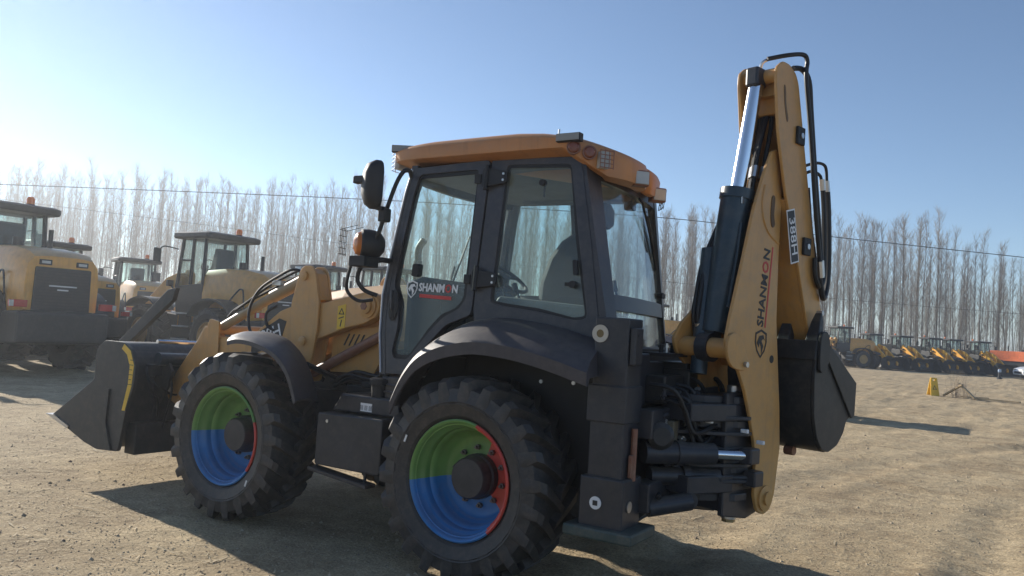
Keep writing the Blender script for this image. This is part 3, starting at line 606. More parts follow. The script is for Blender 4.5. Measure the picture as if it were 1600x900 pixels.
MB().cyl(side(-.515, 1.775, -.02), side(-.515, 1.775, .025), .022, 10).box(side(-.49, 1.775, .01), (.05, .02, .022)).build('window_knob', BLACK, RW)
MB().cyl(side(-.23, 2.40, -.03), side(-.23, 2.40, .005), .02, 12).box(side(-.235, 2.35, -.03), (.008, .01, .07)).build('coat_hook', BLACK, RW)

# far flank
fo = [(.86, 2.56), (-.40, 2.56), (-.52, 1.30), (.88, 1.18), (.93, 1.60)]
fi1 = [(.80, 2.50), (.27, 2.50), (.19, 1.45), (.80, 1.30), (.87, 1.62)]
fi2 = [(.13, 2.50), (-.33, 2.50), (-.42, 1.58), (.06, 1.58)]
MB().prism(fo, [rnd(fi1, .03, 2), rnd(fi2, .03, 2)], far, -.045, .01).build('cab_far_side_frame', CABM, H, bev=.004)
for k, q in enumerate((fi1, fi2)): MB().prism(rnd(fr(q, -.012), .02, 2), (), far, -.012, -.004).build('window_pane', CABGLASS, H)
# rear face
def rear(s, z, t):
    k = (2.5-z)/1.0
    n_ = V((-.485-.235*k-.01*k*k, .700+.075*k, z)); f_ = V((-.395-.11*k, -.635-.05*k, z)); m = n_.lerp(f_, s)
    bow = -.10*(4*s*(1-s))*.55
    return m+V((bow-t, 0, 0))
def rplate(mb, pts, holes, t0, t1):
    return mb.prism(pts, holes, rear, t0, t1)
def sub(pts, n=6):
    o = []
    for i, p in enumerate(pts):
        q = pts[(i+1) % len(pts)]
        for k in range(n): o.append((p[0]+(q[0]-p[0])*k/n, p[1]+(q[1]-p[1])*k/n))
    return o
up_h = [(.13, 2.44), (.93, 2.44), (.955, 1.75), (.10, 1.72)]
lo_h = [(.10, 1.64), (.955, 1.67), (.965, 1.28), (.10, 1.28)]
def rear_strip(name, s0, s1, z0, z1, t0, t1, m, par=H, n=10):
    rings = []
    for i in range(n+1):
        s = s0+(s1-s0)*i/n; rings.append([rear(s, z0, t0), rear(s, z1, t0), rear(s, z1, t1), rear(s, z0, t1)])
    return MB().loft(rings).build(name, m, par, True, bev=0)
rear_strip('rear_header', 0, 1, 2.43, 2.56, -.02, .03, CABM)
rear_strip('rear_crossbar', .09, .96, 1.64, 1.735, -.02, .03, CABM)
rear_strip('rear_sill', 0, 1, 1.16, 1.29, -.02, .03, CABM)
for nm, a, b in (('rear_pillar', (0, 0), (.12, .095)), ('rear_pillar', (.925, .95), (1, 1))):
    rings = []
    for i in range(11):
        z = 2.50-1.25*i/10; k = i/10; s0 = a[0]+(a[1]-a[0])*k; s1 = b[0]+(b[1]-b[0])*k
        rings.append([rear(s0, z, -.03), rear(s1, z, -.03), rear(s1, z, .035), rear(s0, z, .035)])
    MB().loft(rings).build(nm, CABM, H, True)
def rear_glass(nm, z0, z1, par):
    n = 10; rings = []
    for i in range(n+1):
        s = .10+.86*i/n; rings.append([rear(s, z0, .004), rear(s, z1, .004), rear(s, z1, .010), rear(s, z0, .010)])
    return MB().loft(rings).build(nm, REARGLASS, par, True)
rear_glass('rear_window_pane', 1.72, 2.45, H); rear_glass('rear_window_pane', 1.28, 1.65, H)
MB().cyl(rear(.93, 1.80, .0), rear(.93, 1.80, .05), .022, 10).build('window_knob', BLACK, H); MB().cyl(rear(.99, 1.80, .0), rear(.99, 1.80, .05), .018, 10).build('window_knob', BLACK, H)
wp = MB(); wp.tube([rear(.60, 2.44, .02), rear(.60, 2.40, .05), rear(.80, 2.10, .035)], .009, 6); wp.tube([rear(.72, 2.33, .03), rear(.88, 1.98, .02)], .012, 6); wp.box(rear(.60, 2.40, -.04), (.06, .07, .10)); wp.build('rear_wiper', BLACK, H, True)
# front: pillars, windscreen, header
def front(s, z, t):
    zz = [(1.14, .85), (1.41, .90), (1.67, .915), (1.94, .885), (2.38, .82), (2.56, .785)]
    for (z0, x0), (z1, x1) in zip(zz, zz[1:]):
        if z <= z1 or z1 == 2.56: x = x0+(x1-x0)*(z-z0)/(z1-z0); break
    yn = .80-.077*(z-1.2); yf = -(.72-.062*(z-1.2)); return V((x+.10*4*s*(1-s)+t, yn+(yf-yn)*s, z))
for a, b in ((-.01, .045), (.955, 1.01)):
    rings = []
    for i in range(15): z = 1.14+1.42*i/14; rings.append([front(a, z, -.03), front(b, z, -.03), front(b, z, .02), front(a, z, .02)])
    MB().loft(rings).build('front_pillar', CABM, H, True)
for z0, z1 in ((2.46, 2.56), (1.16, 1.30)):
    MB().loft([[front(s/10, z0, -.02), front(s/10, z1, -.02), front(s/10, z1, .02), front(s/10, z0, .02)] for s in range(11)]).build('windscreen_rail', CABM, H, True)
g = MB(); n1 = 10; n2 = 8
g.add([front(.04+.92*i/n1, 1.29+1.18*j/n2, .004) for i in range(n1+1) for j in range(n2+1)], [(i*(n2+1)+j, (i+1)*(n2+1)+j, (i+1)*(n2+1)+j+1, i*(n2+1)+j+1) for i in range(n1) for j in range(n2)])
g.build('windscreen', CABGLASS, H, True)
MB().tube([front(.45, 1.25, .03), front(.62, 1.95, .035)], .008, 6).tube([front(.5, 1.45, .03), front(.7, 2.2, .03)], .007, 6).build('front_wiper', BLACK, H, True)
# roof
R = bpy.data.objects.new('cab_roof', None); COL.objects.link(R); R.parent = H; R['label'] = 'orange-tan moulded roof with lamps let into its corners'
ro = [(.99, .40), (.96, .66), (.86, .76), (.50, .775), (.10, .785), (-.40, .785), (-.53, .73), (-.62, .60), (-.69, .42), (-.68, .16), (-.60, .08), (-.56, -.06), (-.60, -.14), (-.54, -.40), (-.46, -.55), (-.36, -.66), (.10, -.72), (.86, -.70), (.96, -.60), (1.01, 0)]
def ring(pts, z, k, f=None): return [V((x*k+(.12*(1-k)), y*k, z if f is None else f(x, y, z))) for x, y in pts]
def ztop(x): return 2.712-.035*max(0, (x-.55)/.45)**2-.12*max(0, (.0-x)/.75)**2
rp = sm2(ro, 3)
def zb(x, y): return 2.578 if x > -.42 else 2.578-.15*min(1, (-.42-x)/.20)
rings = [[V((x*.955+.005, y*.955, zb(x, y)+.003)) for x, y in rp], [V((x, y, zb(x, y)+.012)) for x, y in rp], [V((x*1.012, y*1.012, zb(x, y)*.35+ztop(x)*.65)) for x, y in rp], [V((x*.985, y*.985, ztop(x)-.02)) for x, y in rp], [V((x*.95, y*.94, ztop(x)-.004)) for x, y in rp], [V((x*.55, y*.5, ztop(x*.5)+.012)) for x, y in rp]]
MB().loft(rings).build('roof_shell', ROOFM, R, True, ang=50)
MB().prism([(.84, .66), (-.42, .66), (-.50, .3), (-.46, -.58), (.84, -.62)], (), lambda a, b, t: V((a, b, 2.50+t)), 0, .045).build('headliner', LINER, H, bev=.01)
MB().tube([(.6, -.45, 2.495), (-.35, -.5, 2.495)], .03, 10).build('air_duct', LINER, H, True)
# corner lamps: chamfer between (-.50,.77) and (-.735,.42)
ca, cb = V((-.44, .815, 0)), V((-.715, .43, 0)); cdv = (cb-ca).normalized(); cn = V((cdv.y*-1, cdv.x, 0)); cn = cn if cn.y > 0 else -cn
LP_ = [(V((-.475, .782, 2.585)), V((-.42, .91, 0)), .036), (V((-.555, .732, 2.560)), V((-.62, .78, 0)), .036)]
for p, d_, r in LP_:
    d_ = d_.normalized()
    MB().lathe([(.0, .022), (r*.7, .020), (r*.95, .012), (r, .0), (r, -.05), (.0, -.05)], p, d_, 24).build('corner_lamp', BROWNL, R, True)
    MB().lathe([(r, -.03), (r*1.18, -.03), (r*1.18, .010), (r, .010), (r, -.03)], p, d_, 24, ring=True).build('lamp_bezel', RUST, R, True)
cn = V((-.82, .57, 0)).normalized(); cdv = V((-.57, -.82, 0)).normalized(); p = V((-.625, .665, 2.525))
MB().prism(rnd([(-.035, -.05), (.035, -.05), (.035, .05), (-.035, .05)], .01, 2), (), lambda a, b, t: p+cdv*a+V((0, 0, b))+cn*t, -.05, .008).build('reversing_lamp', WLAMP, R)
gd = MB()
for k in range(5): gd.tube([p+cdv*(-.045+.0)+V((0, 0, -.05+.025*k))+cn*.028, p+cdv*.045+V((0, 0, -.05+.025*k))+cn*.028], .003, 5)
for k in range(4): gd.tube([p+cdv*(-.045+.03*k)+V((0, 0, -.055))+cn*.028, p+cdv*(-.045+.03*k)+V((0, 0, .055))+cn*.028], .003, 5)
gd.build('lamp_guard', RUST, R, True)
for (x, y, z) in ((-.715, .30, 2.49), (-.60, -.28, 2.49)):
    wr_ = Matrix.Rotation(radians(-42), 3, 'Z'); MB().box((x+.02, y, z-.01), (.07, .11, .10), wr_).build('work_lamp_body', RUST, R, bev=.01)
    MB().box(V((x+.02, y, z-.01))+wr_ @ V((-.038, 0, 0)), (.012, .09, .080), wr_).build('work_lamp_lens', WLAMP, R, bev=.004)
gd = MB()
for k in range(4): gd.tube([(-.54+.02*k, -.50-.02*k, 2.42), (-.55+.02*k, -.52-.02*k, 2.56)], .003, 5)
for k in range(4): gd.tube([(-.56, -.46, 2.43+.035*k), (-.46, -.62, 2.43+.035*k)], .003, 5)
gd.build('lamp_guard', BLACK, R, True)
for (x, y, z, a) in ((-.45, .795, 2.64, 0), (.88, .72, 2.675, .5)):
    rm = Matrix.Rotation(a, 3, 'Z')
    MB().box((x, y, z), (.16, .05, .05), rm).build('side_lamp_body', BLACK, R, bev=.005); MB().box(V((x, y, z))+rm @ V((0, .028, 0)), (.150, .008, .040), rm).build('side_lamp_lens', SIDEL, R)
MB().cyl((-.38, .80, 2.66), (-.38, .80, 2.695), .007, 8).build('aerial_stub', STEEL, R)
gd = MB()
for k in range(5): z = 2.55+.028*k; gd.tube([(.93, .74, z), (1.03, .66, z), (1.05, .50, z)], .003, 5)
for k in range(5): gd.tube([(.93+.025*k, .74-.03*k, 2.54), (.93+.025*k, .74-.03*k, 2.67)], .003, 5)
gd.build('front_lamp_guard', STEEL, R, True)
MB().box((.98, .60, 2.60), (.05, .14, .09)).build('front_work_lamp', WLAMP, R, bev=.01)

# mirror arm, mirror, driving lamp on the cab front corner
ma = MB(); ma.tube(smoothpath([(.78, .74, 2.48), (.70, .86, 2.49), (.70, .92, 2.47), (.74, .94, 2.38), (.80, .95, 2.2), (.87, .94, 2.04), (1.02, .93, 1.80), (1.0, .90, 1.70), (.92, .84, 1.66)], 5), .015, 8); ma.build('mirror_arm', BLACK, H, True)
MB().box((.79, .97, 2.18), (.06, .07, .09)).box((.80, 1.0, 2.22), (.05, .06, .03)).build('mirror_clamp', BLACK, H, bev=.01)
mi_ = MB(); rm = Matrix.Rotation(radians(62), 3, 'Z')
def mring(k, x): 
    o = []
    for a in range(20):
        t = 2*pi*a/20; yy = (abs(cos(t))**.6)*math.copysign(1, cos(t))*.085*k; zz = (abs(sin(t))**.6)*math.copysign(1, sin(t))*.16*k; o.append(V((.83, 1.04, 2.37))+rm @ V((x, yy, zz)))
    return o
mi_.loft([mring(.96, -.03), mring(1, -.02), mring(1, .01), mring(.85, .05), mring(.5, .075)]); mo = mi_.build('mirror', BLACK, H, True, ang=60)
MB().loft([mring(.9, -.033), mring(.9, -.031)]).build('mirror_glass', CHROME, mo)
MB().box((.93, 1.07, 2.40), (.09, .05, .05)).build('mirror_bracket', BLACK, mo, bev=.008)
dl = MB(); dl.lathe([(.0, -.13), (.045, -.122), (.08, -.095), (.098, -.05), (.102, -.01), (.098, .03), (.088, .04)], (.97, .93, 1.995), (.62, .78, 0), 24); dlo = dl.build('driving_lamp', BLACK, H, True)
MB().lathe([(.085, .035), (.07, .065), (.04, .08), (.0, .085)], (.97, .93, 1.995), (.62, .78, 0), 24).build('lamp_lens', AMBER, dlo, True)
gd = MB()
for k in range(5): z = 1.92+.04*k; gd.tube([(1.04, 1.08, z), (1.10, 1.05, z), (1.12, .96, z)], .002, 5)
for k in range(5): gd.tube([(1.06+.015*k, 1.08-.03*k, 1.91), (1.06+.015*k, 1.08-.03*k, 2.09)], .002, 5)
gd.tube([(1.04, 1.08, 2.08), (.97, 1.02, 2.11)], .002, 5); gd.tube([(1.12, .96, 2.08), (1.0, .93, 2.11)], .002, 5)

gd.build('lamp_guard', BLACK, dlo, True)
MB().box((.96, .95, 1.875), (.14, .14, .07)).tube([(.96, .93, 1.88), (.90, .84, 1.90), (.89, .74, 1.90)], .02, 8).build('lamp_bracket', BLACK, H, bev=.006)
MB().tube(smoothpath([(1.05, .97, 1.86), (1.10, .95, 1.70), (1.04, .90, 1.62), (.94, .86, 1.63)]), .012, 8).build('grab_rail', BLACK, H, True)

# interior
MB().box((.1, 0, 1.22), (1.35, 1.3, .05)).build('cab_floor', BLACK, H)
sb = MB()
sb.loft([[V((-.04+.30*cos(a)*k, .14+.27*sin(a)*k, z)) for a in [2*pi*i/16 for i in range(16)]] for z, k in ((1.55, .8), (1.60, 1), (1.68, 1), (1.72, .86))])
seat = sb.build('driver_seat', SEATM, H, True)
bk = MB(); bkp = [V((-.10, .14, 1.66)), V((-.13, .14, 1.80)), V((-.18, .14, 1.96)), V((-.24, .14, 2.08)), V((-.28, .14, 2.14))]
wd = [.26, .30, .29, .24, .15]
bk.loft([[p+V((.10*cos(a)+.0, wd[i]*sin(a), 0)) for a in [2*pi*k/16 for k in range(16)]] for i, p in enumerate(bkp)]); bk.build('backrest', SEATM, seat, True)
hr = MB(); hr.loft([[V((-.36, .12, z))+V((.07*cos(a)*k, .13*sin(a)*k, 0)) for a in [2*pi*q/14 for q in range(14)]] for z, k in ((2.20, .7), (2.23, 1), (2.32, 1), (2.36, .7))]); hr.build('headrest', SEATM, seat, True)
MB().cyl((-.02, .12, 1.25), (-.02, .12, 1.55), .16, 14, .2).build('seat_base', BLACK, seat)
MB().prism(rnd([(.18, 1.25), (-.55, 1.25), (-.55, 1.66), (.10, 1.70)], .03, 2), (), XZ(.36), 0, .28).build('side_console', INTG, H, bev=.02)
MB().prism(rnd([(.70, 1.25), (.52, 1.25), (.55, 1.70), (.66, 1.78), (.78, 1.70)], .03, 2), (), XZ(-.40), 0, .75).build('dashboard', BLACK, H, bev=.02)
MB().prism([(.84, 1.20), (.80, 1.20), (.80, 1.72), (.70, 1.78), (.72, 1.81), (.84, 1.76)], (), XZ(-.62), 0, 1.24).build('firewall', BLACK, H)
MB().box((.50, .70, 1.24), (.50, .03, .10)).build('door_sill', BLACK, H)
sw = MB(); cs = V((.40, .10, 1.86)); na = V((-.55, 0, .83)).normalized(); u_ = V((0, 1, 0)); v_ = na.cross(u_)
sw.tube([cs+u_*cos(a)*.19+v_*sin(a)*.19 for a in [2*pi*k/24 for k in range(25)]], .014, 8, False); sw.tube([cs+u_*.19, cs, cs-u_*.19], .012, 6); sw.tube([cs, cs-v_*.19], .012, 6); sw.cyl(cs+na*.01, cs-na*.04, .05, 12); sw.tube([cs, V((.60, .10, 1.60))], .03, 8); sw.build('steering_wheel', BLACK, H, True)
for (x, y, h) in ((.10, .50, .16), (.02, .45, .13), (-.44, .30, .20), (-.46, -.05, .2)):
    MB().tube([(x, y, 1.66), (x+.05, y, 1.66+h*.7)], .008, 6).cyl((x+.05, y, 1.66+h*.65), (x+.07, y, 1.66+h), .02, 8).build('control_lever', BLACK, H, True)
MB().box((.30, .50, 1.62), (.12, .2, .24)).build('gear_console', BLACK, H, bev=.02)

# ---------------- rear frame, stabiliser legs
def stabiliser(s):
    S = bpy.data.objects.new('stabiliser_leg', None); COL.objects.link(S); S.parent = H
    y = .855*s
    MB().box((-.865, y, 1.13), (.20, .19, .92)).build('outer_tube', DARK, S, bev=.008)
    MB().box((-.862, y, 1.125), (.232, .218, .20)).build('collar', DARK, S, bev=.008)
    MB().box((-.865, y, .60), (.255, .245, .27)).build('foot_housing', DARK, S, bev=.01)
    MB().box((-.87, y, .445), (.40, .34, .06)).build('foot_pad', mat('foot pad green grey', (.035, .06, .058), .5, dirt=DUST, damt=.3), S, bev=.012)
    yo = y+.096*s
    MB().lathe([(.022, .0), (.048, .0), (.048, .006), (.022, .006), (.022, .0)], (-.80, yo, 1.50), (0, s, 0), 24, ring=True).build('grease_port_ring', mat('cream ring', (.5, .46, .38), .5), S, True)
    MB().cyl((-.80, yo, 1.50), (-.80, yo+.004*s, 1.50), .024, 14).build('grease_port', mat('old brass', (.18, .13, .06), .5, .5), S)
    p2 = MB().lathe([(.0, .0), (.034, .0), (.034, .005), (.0, .005)], (-.84, y+.125*s, .60), (0, s, 0), 24).build('round_plate', WHITE, S, True)
    MB().box((-.84, y+.132*s, .60), (.026, .004, .026)).build('square_hole', BLKPRINT, S)
    MB().lathe([(.0, .0), (.03, .0), (.03, .005), (.0, .005)], (-.995, y+.04*s, .59), (-1, 0, 0), 20).build('end_plate', STEEL, S, True)
    MB().box((-.985, y+.03*s, 1.44), (.035, .10, .20)).build('top_bracket', DARK, S, bev=.006)
    MB().cyl((-1.004, y+.05*s, 1.50), (-1.0, y+.05*s, 1.50), .01, 8).build('bolt', BLKPRINT, S)
    MB().cyl((-.985, y-.01*s, .72), (-.985, y-.01*s, 1.0), .018, 8).box((-.985, y+.02*s, .80), (.02, .03, .12)).build('hydraulic_fitting', RUST, S, bev=.003)
    return S
stabiliser(1); stabiliser(-1)
RF = MB()
RF.box((-1.0, 0, 1.02), (.10, 1.52, .16)); RF.box((-1.0, 0, .62), (.10, 1.52, .16)); RF.box((-.93, .35, .82), (.06, .10, .40)); RF.box((-.93, -.35, .82), (.06, .10, .4)); RF.box((-.85, 0, .85), (.06, 1.4, .7)); RF.box((-.86, .62, 1.25), (.10, .25, .30)); RF.box((-.85, 0, 1.28), (.10, 1.3, .14))
RF.build('rear_frame', DARK, H, bev=.008)
MB().box((-.93, .40, 1.20), (.20, .30, .16)).box((-.98, .15, 1.22), (.18, .22, .20)).box((-.95, -.1, 1.33), (.20, .7, .05)).box((-1.0, -.25, 1.16), (.2, .30, .26)).build('valve_bank', LDARK, H, bev=.012)
MB().box((-.94, .28, 1.40), (.20, .42, .02)).cyl((-.95, .2, 1.41), (-.95, .2, 1.47), .03, 10).build('rear_shelf', BLACK, H, bev=.003)
rng = random.Random(3)
for k in range(7):
    x = -.92-.012*k; y = .36-.06*k; MB().cyl((x, y, 1.40), (x, y, 1.45+rng.random()*.03), .014, 8).cyl((x, y, 1.44), (x, y, 1.455), .02, 6).build('hose_fitting', STEEL if k % 2 else BLACK, H)
for k in range(16):
    y0 = .66-.07*k; z0 = 1.12+rng.uniform(-.12, .16)
    p = [V((-.98, y0, z0)), V((-1.10-rng.random()*.05, y0-.02, z0-.02)), V((-1.16, y0-.08+rng.uniform(-.05, .05), z0-.14)), V((-1.20, y0-.16, z0-.26)), V((-1.26, y0*.5-.05, .92+rng.uniform(-.08, .1)))]
    MB().tube(smoothpath(p, 5), rng.choice((.010, .013, .016)), 7).build('hose', HOSE, H, True)
for (x, y, z, c) in ((-1.12, .46, 1.02, 0), (-1.13, .42, .98, 1), (-1.14, .36, 1.00, 0), (-1.12, .52, .90, 1), (-1.10, .55, .80, 0), (-1.15, .30, .86, 0)):
    MB().cyl((x, y, z), (x-.02, y-.035, z-.005), .02, 8).build('hose_coupling', STEEL if c else CHROME, H)
rng = random.Random(11)
for k in range(26):
    y0 = rng.uniform(-.1, .68); z0 = rng.choice((.66, .78, .92, 1.02, 1.10, 1.18))+rng.uniform(-.03, .03); x0 = -1.03-rng.random()*.12
    MB().lathe([(.0, 0), (.012, 0), (.012, .02), (.017, .021), (.017, .034), (.010, .035), (.010, .05), (.0, .051)], (x0, y0, z0), (rng.uniform(-1, 0), rng.uniform(-.3, 1), rng.uniform(-.3, .8)), 8).build('hose_fitting', rng.choice((STEEL, BLACK, BLACK, DARK)), H)
for k in range(5):
    z0 = .70+.09*k; MB().prism(rnd([(-1.03, .52), (-1.30, .34), (-1.42, .20), (-1.42, .12), (-1.28, .22), (-1.03, .40)], .02, 2), (), lambda a, b, t, z0=z0: V((a, b, z0+t)), -.010, .010).build('linkage_plate', DARK, H, bev=.003)
MB().lathe([(.0, 0), (.07, 0), (.075, .02), (.075, .10), (.05, .12), (.0, .12)], (-1.02, .62, .96), (-.6, .8, 0), 18).build('swing_motor', LDARK, H, True)
MB().box((-1.06, .50, .92), (.06, .07, .22)).build('gauge_block', mat('dusty brass', (.22, .19, .13), .55, .3), H, bev=.006)

# ---------------- kingpost: slewed sideways. boom frame axes
az = radians(-105); G = V((cos(az), sin(az), 0)); NN = V((.9659, -.2588, 0)); O_ = V((-1.45, -.03, 0))
def bp3(u, z, w): return O_+G*u+NN*w+V((0, 0, z))
def BW(w0): return lambda a, b, t: bp3(a, b, w0+t)
BR = Matrix((G, NN, V((0, 0, 1)))).transposed()
KZ = MB()
for z in (.60, .76, 1.02, 1.16):
    # ears reaching from the side-shift carriage back to the king pin
    KZ.prism([(-1.04, .42), (-1.04, -.16), (-1.22, -.10), (-1.36, .02), (-1.40, .12), (-1.36, .22), (-1.20, .36)], (), lambda a, b, t, z=z: V((a, b, z+t)), -.022, .022)
KZ.box((-1.06, .12, .88), (.06, .66, .64)); KZ.build('slew_carriage', DARK, H, bev=.006)
MB().cyl((-1.30, .12, .46), (-1.30, .12, 1.24), .045, 16).build('king_pin', STEEL, H, True)
MB().cyl((-1.30, .12, .44), (-1.30, .12, .52), .04, 6).build('king_pin_nut', mat('brass nut', (.35, .26, .13), .5, .5), H)
KP = MB()
for z in (.685, 1.09): KP.prism([(-.62, .10), (-.62, .30), (-.30, .34), (-.05, .30), (-.05, .04), (-.30, .02)], (), lambda a, b, t, z=z: O_+G*a+NN*b+V((0, 0, z+t)), -.05, .05)
KP.prism([(-.36, .50), (-.10, .46), (.07, .50), (.10, .60), (.06, .75), (-.10, 1.02), (-.12, 1.22), (-.36, 1.20)], (), BW(.04), 0, .035)
KP.prism([(-.36, .50), (-.10, .46), (.07, .50), (.10, .60), (.06, .75), (-.10, 1.02), (-.12, 1.22), (-.36, 1.20)], (), BW(.255), 0, .035)
KP.prism([(-.34, .52), (-.20, .52), (-.20, 1.18), (-.34, 1.18)], (), BW(.075), 0, .18)
KP.build('kingpost', DARK, H, bev=.008)
# slew cylinders, horizontal
for z, yy in ((.86, .50), (.72, .40)):
    a = V((-.98, yy+.20, z)); b = V((-1.28, yy-.10, z)); c_ = V((-1.44, yy-.26, z-.005))
    o = MB().cyl(a, b, .062 if z > .8 else .05, 20).cyl(a.lerp(b, .45), a.lerp(b, .55), .070, 20).build('slew_cylinder', CYL if False else DARK, H, True)
    MB().cyl(b, c_, .030 if z > .8 else .018, 14).build('cylinder_rod', CHROME if z > .8 else DARK, o, True)
    MB().box(c_, (.10, .08, .09), BR).build('rod_clevis', DARK, o, bev=.01)
MB().cyl((-1.02, .70, .56), (-1.20, .52, .60), .05, 14).lathe([(.02, 0), (.045, 0), (.045, .006), (.02, .006), (.02, 0)], (-1.20, .52, .60), (-.7, .7, 0), 20, ring=True).build('stabiliser_cylinder', DARK, H, True)
for (x, y, z) in ((-1.13, .48, .73), (-1.24, .38, 1.04), (-1.30, .28, 1.10), (-1.40, .22, .99), (-1.48, .17, .93)):
    MB().box((x, y, z), (.022, .045, .022), BR).build('white_tag', WHITE, H, bev=.003)

# ---------------- boom (two flank plates), with its cylinder
BP = [(-.10, 2.66), (-.18, 2.51), (-.28, 2.27), (-.37, 1.96), (-.47, 1.64), (-.505, 1.50), (-.47, 1.42), (-.36, 1.34), (-.28, 1.22), (-.22, 1.09), (-.155, .93), (-.125, .80), (-.125, .60), (-.08, .51), (-.01, .485), (.06, .51), (.105, .59), (.15, .87), (.125, 1.12), (.095, 1.30), (.04, 1.65), (.03, 2.04), (.04, 2.39), (.02, 2.56), (-.03, 2.68)]
BM = bpy.data.objects.new('boom', None); COL.objects.link(BM); BM.parent = H; BM['label'] = 'tan backhoe boom with vertical lettering, slewed sideways'
MB().prism(rnd(BP, .02, 2), (), BW(0), -.022, .0).build('flank_plate', TAN, BM, bev=.005)
def WF(z): return .33 if z < 1.5 else max(.14, .33-.19*(z-1.5)/.75)
BP2 = [(-.05, 2.66), (-.10, 2.40), (-.14, 2.1), (-.22, 1.88), (-.36, 1.70), (-.46, 1.60)]+BP[5:]
MB().prism(rnd(BP2, .02, 2), (), lambda a, b, t: bp3(a, b, WF(b)+t), 0, .022).build('flank_plate', TAN, BM, bev=.005)
web = MB(); web.prism([(.0, 1.35), (.025, 1.35), (.024, 1.9), (.02, 2.5), (-.005, 2.5), (.0, 1.9)], (), lambda a, b, t: bp3(a, b, t*WF(b)), 0, 1)
web.build('boom_web', TAN, BM)
MB().cyl(bp3(-.41, 1.46, .0), bp3(-.41, 1.46, .33), .058, 20).build('pivot_tube', TAN, BM, True)
ear = MB(); ear.prism(sm2([(-.50, 1.53), (-.515, 1.44), (-.46, 1.36), (-.33, 1.34), (-.27, 1.37), (-.31, 1.42), (-.36, 1.50), (-.43, 1.55)], 3), (), BW(-.022), -.02, 0); ear.build('pivot_ear', TAN, BM, bev=.004)
MB().cyl(bp3(-.33, 1.375, -.042), bp3(-.33, 1.375, -.06), .018, 6).build('keeper_bolt', STEEL, BM)
MB().lathe([(.0, 0), (.075, 0), (.075, .012), (.04, .016), (.04, .03), (.0, .03)], bp3(-.01, .585, -.022), -NN, 22).build('foot_boss', TAN, BM, True)
# moulded panel outline near the top
po = sm2([(-.17, 2.44), (-.19, 2.34), (-.17, 2.24), (-.10, 2.16), (.02, 2.11)], 5, False)
MB().tube([bp3(a, b, -.022) for a, b in po], .008, 6).build('raised_bead', TAN, BM, True)
MB().prism(sm2([(-.085, 2.38), (-.09, 2.26), (-.07, 2.20), (-.04, 2.22), (-.055, 2.28), (-.05, 2.38)], 3), (), BW(-.0225), -.004, 0).build('slot_patch', mat('bare brown slot', (.12, .075, .04), .7), BM)  # thin brown patch laid on the plate
MB().cyl(bp3(.0, 1.41, -.0235), bp3(.0, 1.41, -.022), .024, 16).build('pin_hole', BLKPRINT, BM)
# lettering up the near plate
lo = bp3(-.150, 1.60, -.0235)
cz = V((.0, 0, 1)); xl = (V((0, 0, 1))+G*.10).normalized(); yl = (-G+V((0, 0, .10))).normalized()
def lt(s, off, m): return text_mesh('boom_lettering', s, .104, (lo+xl*off, xl, yl), m, BM, .0008, .003, 'LEFT', 1.04)
text_row('boom_lettering', [('SHANM', BLKPRINT), ('O', REDPRINT), ('N', BLKPRINT)], .095, .465, (lo, xl, yl), BM)
rl = MB(); a0 = lo+xl*.0-yl*.062; rl.add([a0+NN*-.0005, a0+xl*.49+NN*-.0005, a0+xl*.49+yl*.014+NN*-.0005, a0+yl*.014+NN*-.0005, a0, a0+xl*.49, a0+xl*.49+yl*.014, a0+yl*.014], [(0, 1, 2, 3), (7, 6, 5, 4), (0, 4, 5, 1), (1, 5, 6, 2), (2, 6, 7, 3), (3, 7, 4, 0)]); rl.build('lettering_rule', REDPRINT, BM)
shield(lambda a, b, t: bp3(-.135+a, 1.50+b, -.0235-t), .150, BLKPRINT, BM)

def cylinder(name, a, b, c_, r, rr, m, parent, pad=None):
    o = MB().cyl(a, b, r, 28).cyl(b-(b-a).normalized()*.05, b+(b-a).normalized()*.01, r*1.10, 28).build(name, m, parent, True)
    MB().cyl(b, c_, rr, 18).build('cylinder_rod', CHROME, o, True); return o
bc = cylinder('dipper_cylinder', bp3(-.325, 1.55, .165), bp3(-.237, 2.40, .12), bp3(-.150, 3.06, .08), .092, .046, CYL, H)
MB().cyl(bp3(-.395, 1.46, .13), bp3(-.395, 1.46, .21), .085, 20).prism([(-.40, 1.40), (-.33, 1.46), (-.30, 1.62), (-.40, 1.60)], (), BW(.13), 0, .08).build('cylinder_eye', DARK, bc, True)
MB().box(bp3(-.155, 3.105, .08), (.11, .085, .12), BR).build('rod_eye', DARK, bc, bev=.015)
MB().tube([bp3(-.355, 1.7, .07), bp3(-.32, 2.0, .05), bp3(-.30, 2.2, .045)], .010, 8).build('oil_line', CYL, bc, True)
MB().box(bp3(-.29, 2.335, .045), (.03, .006, .04), BR).build('data_plate', STEEL, bc)
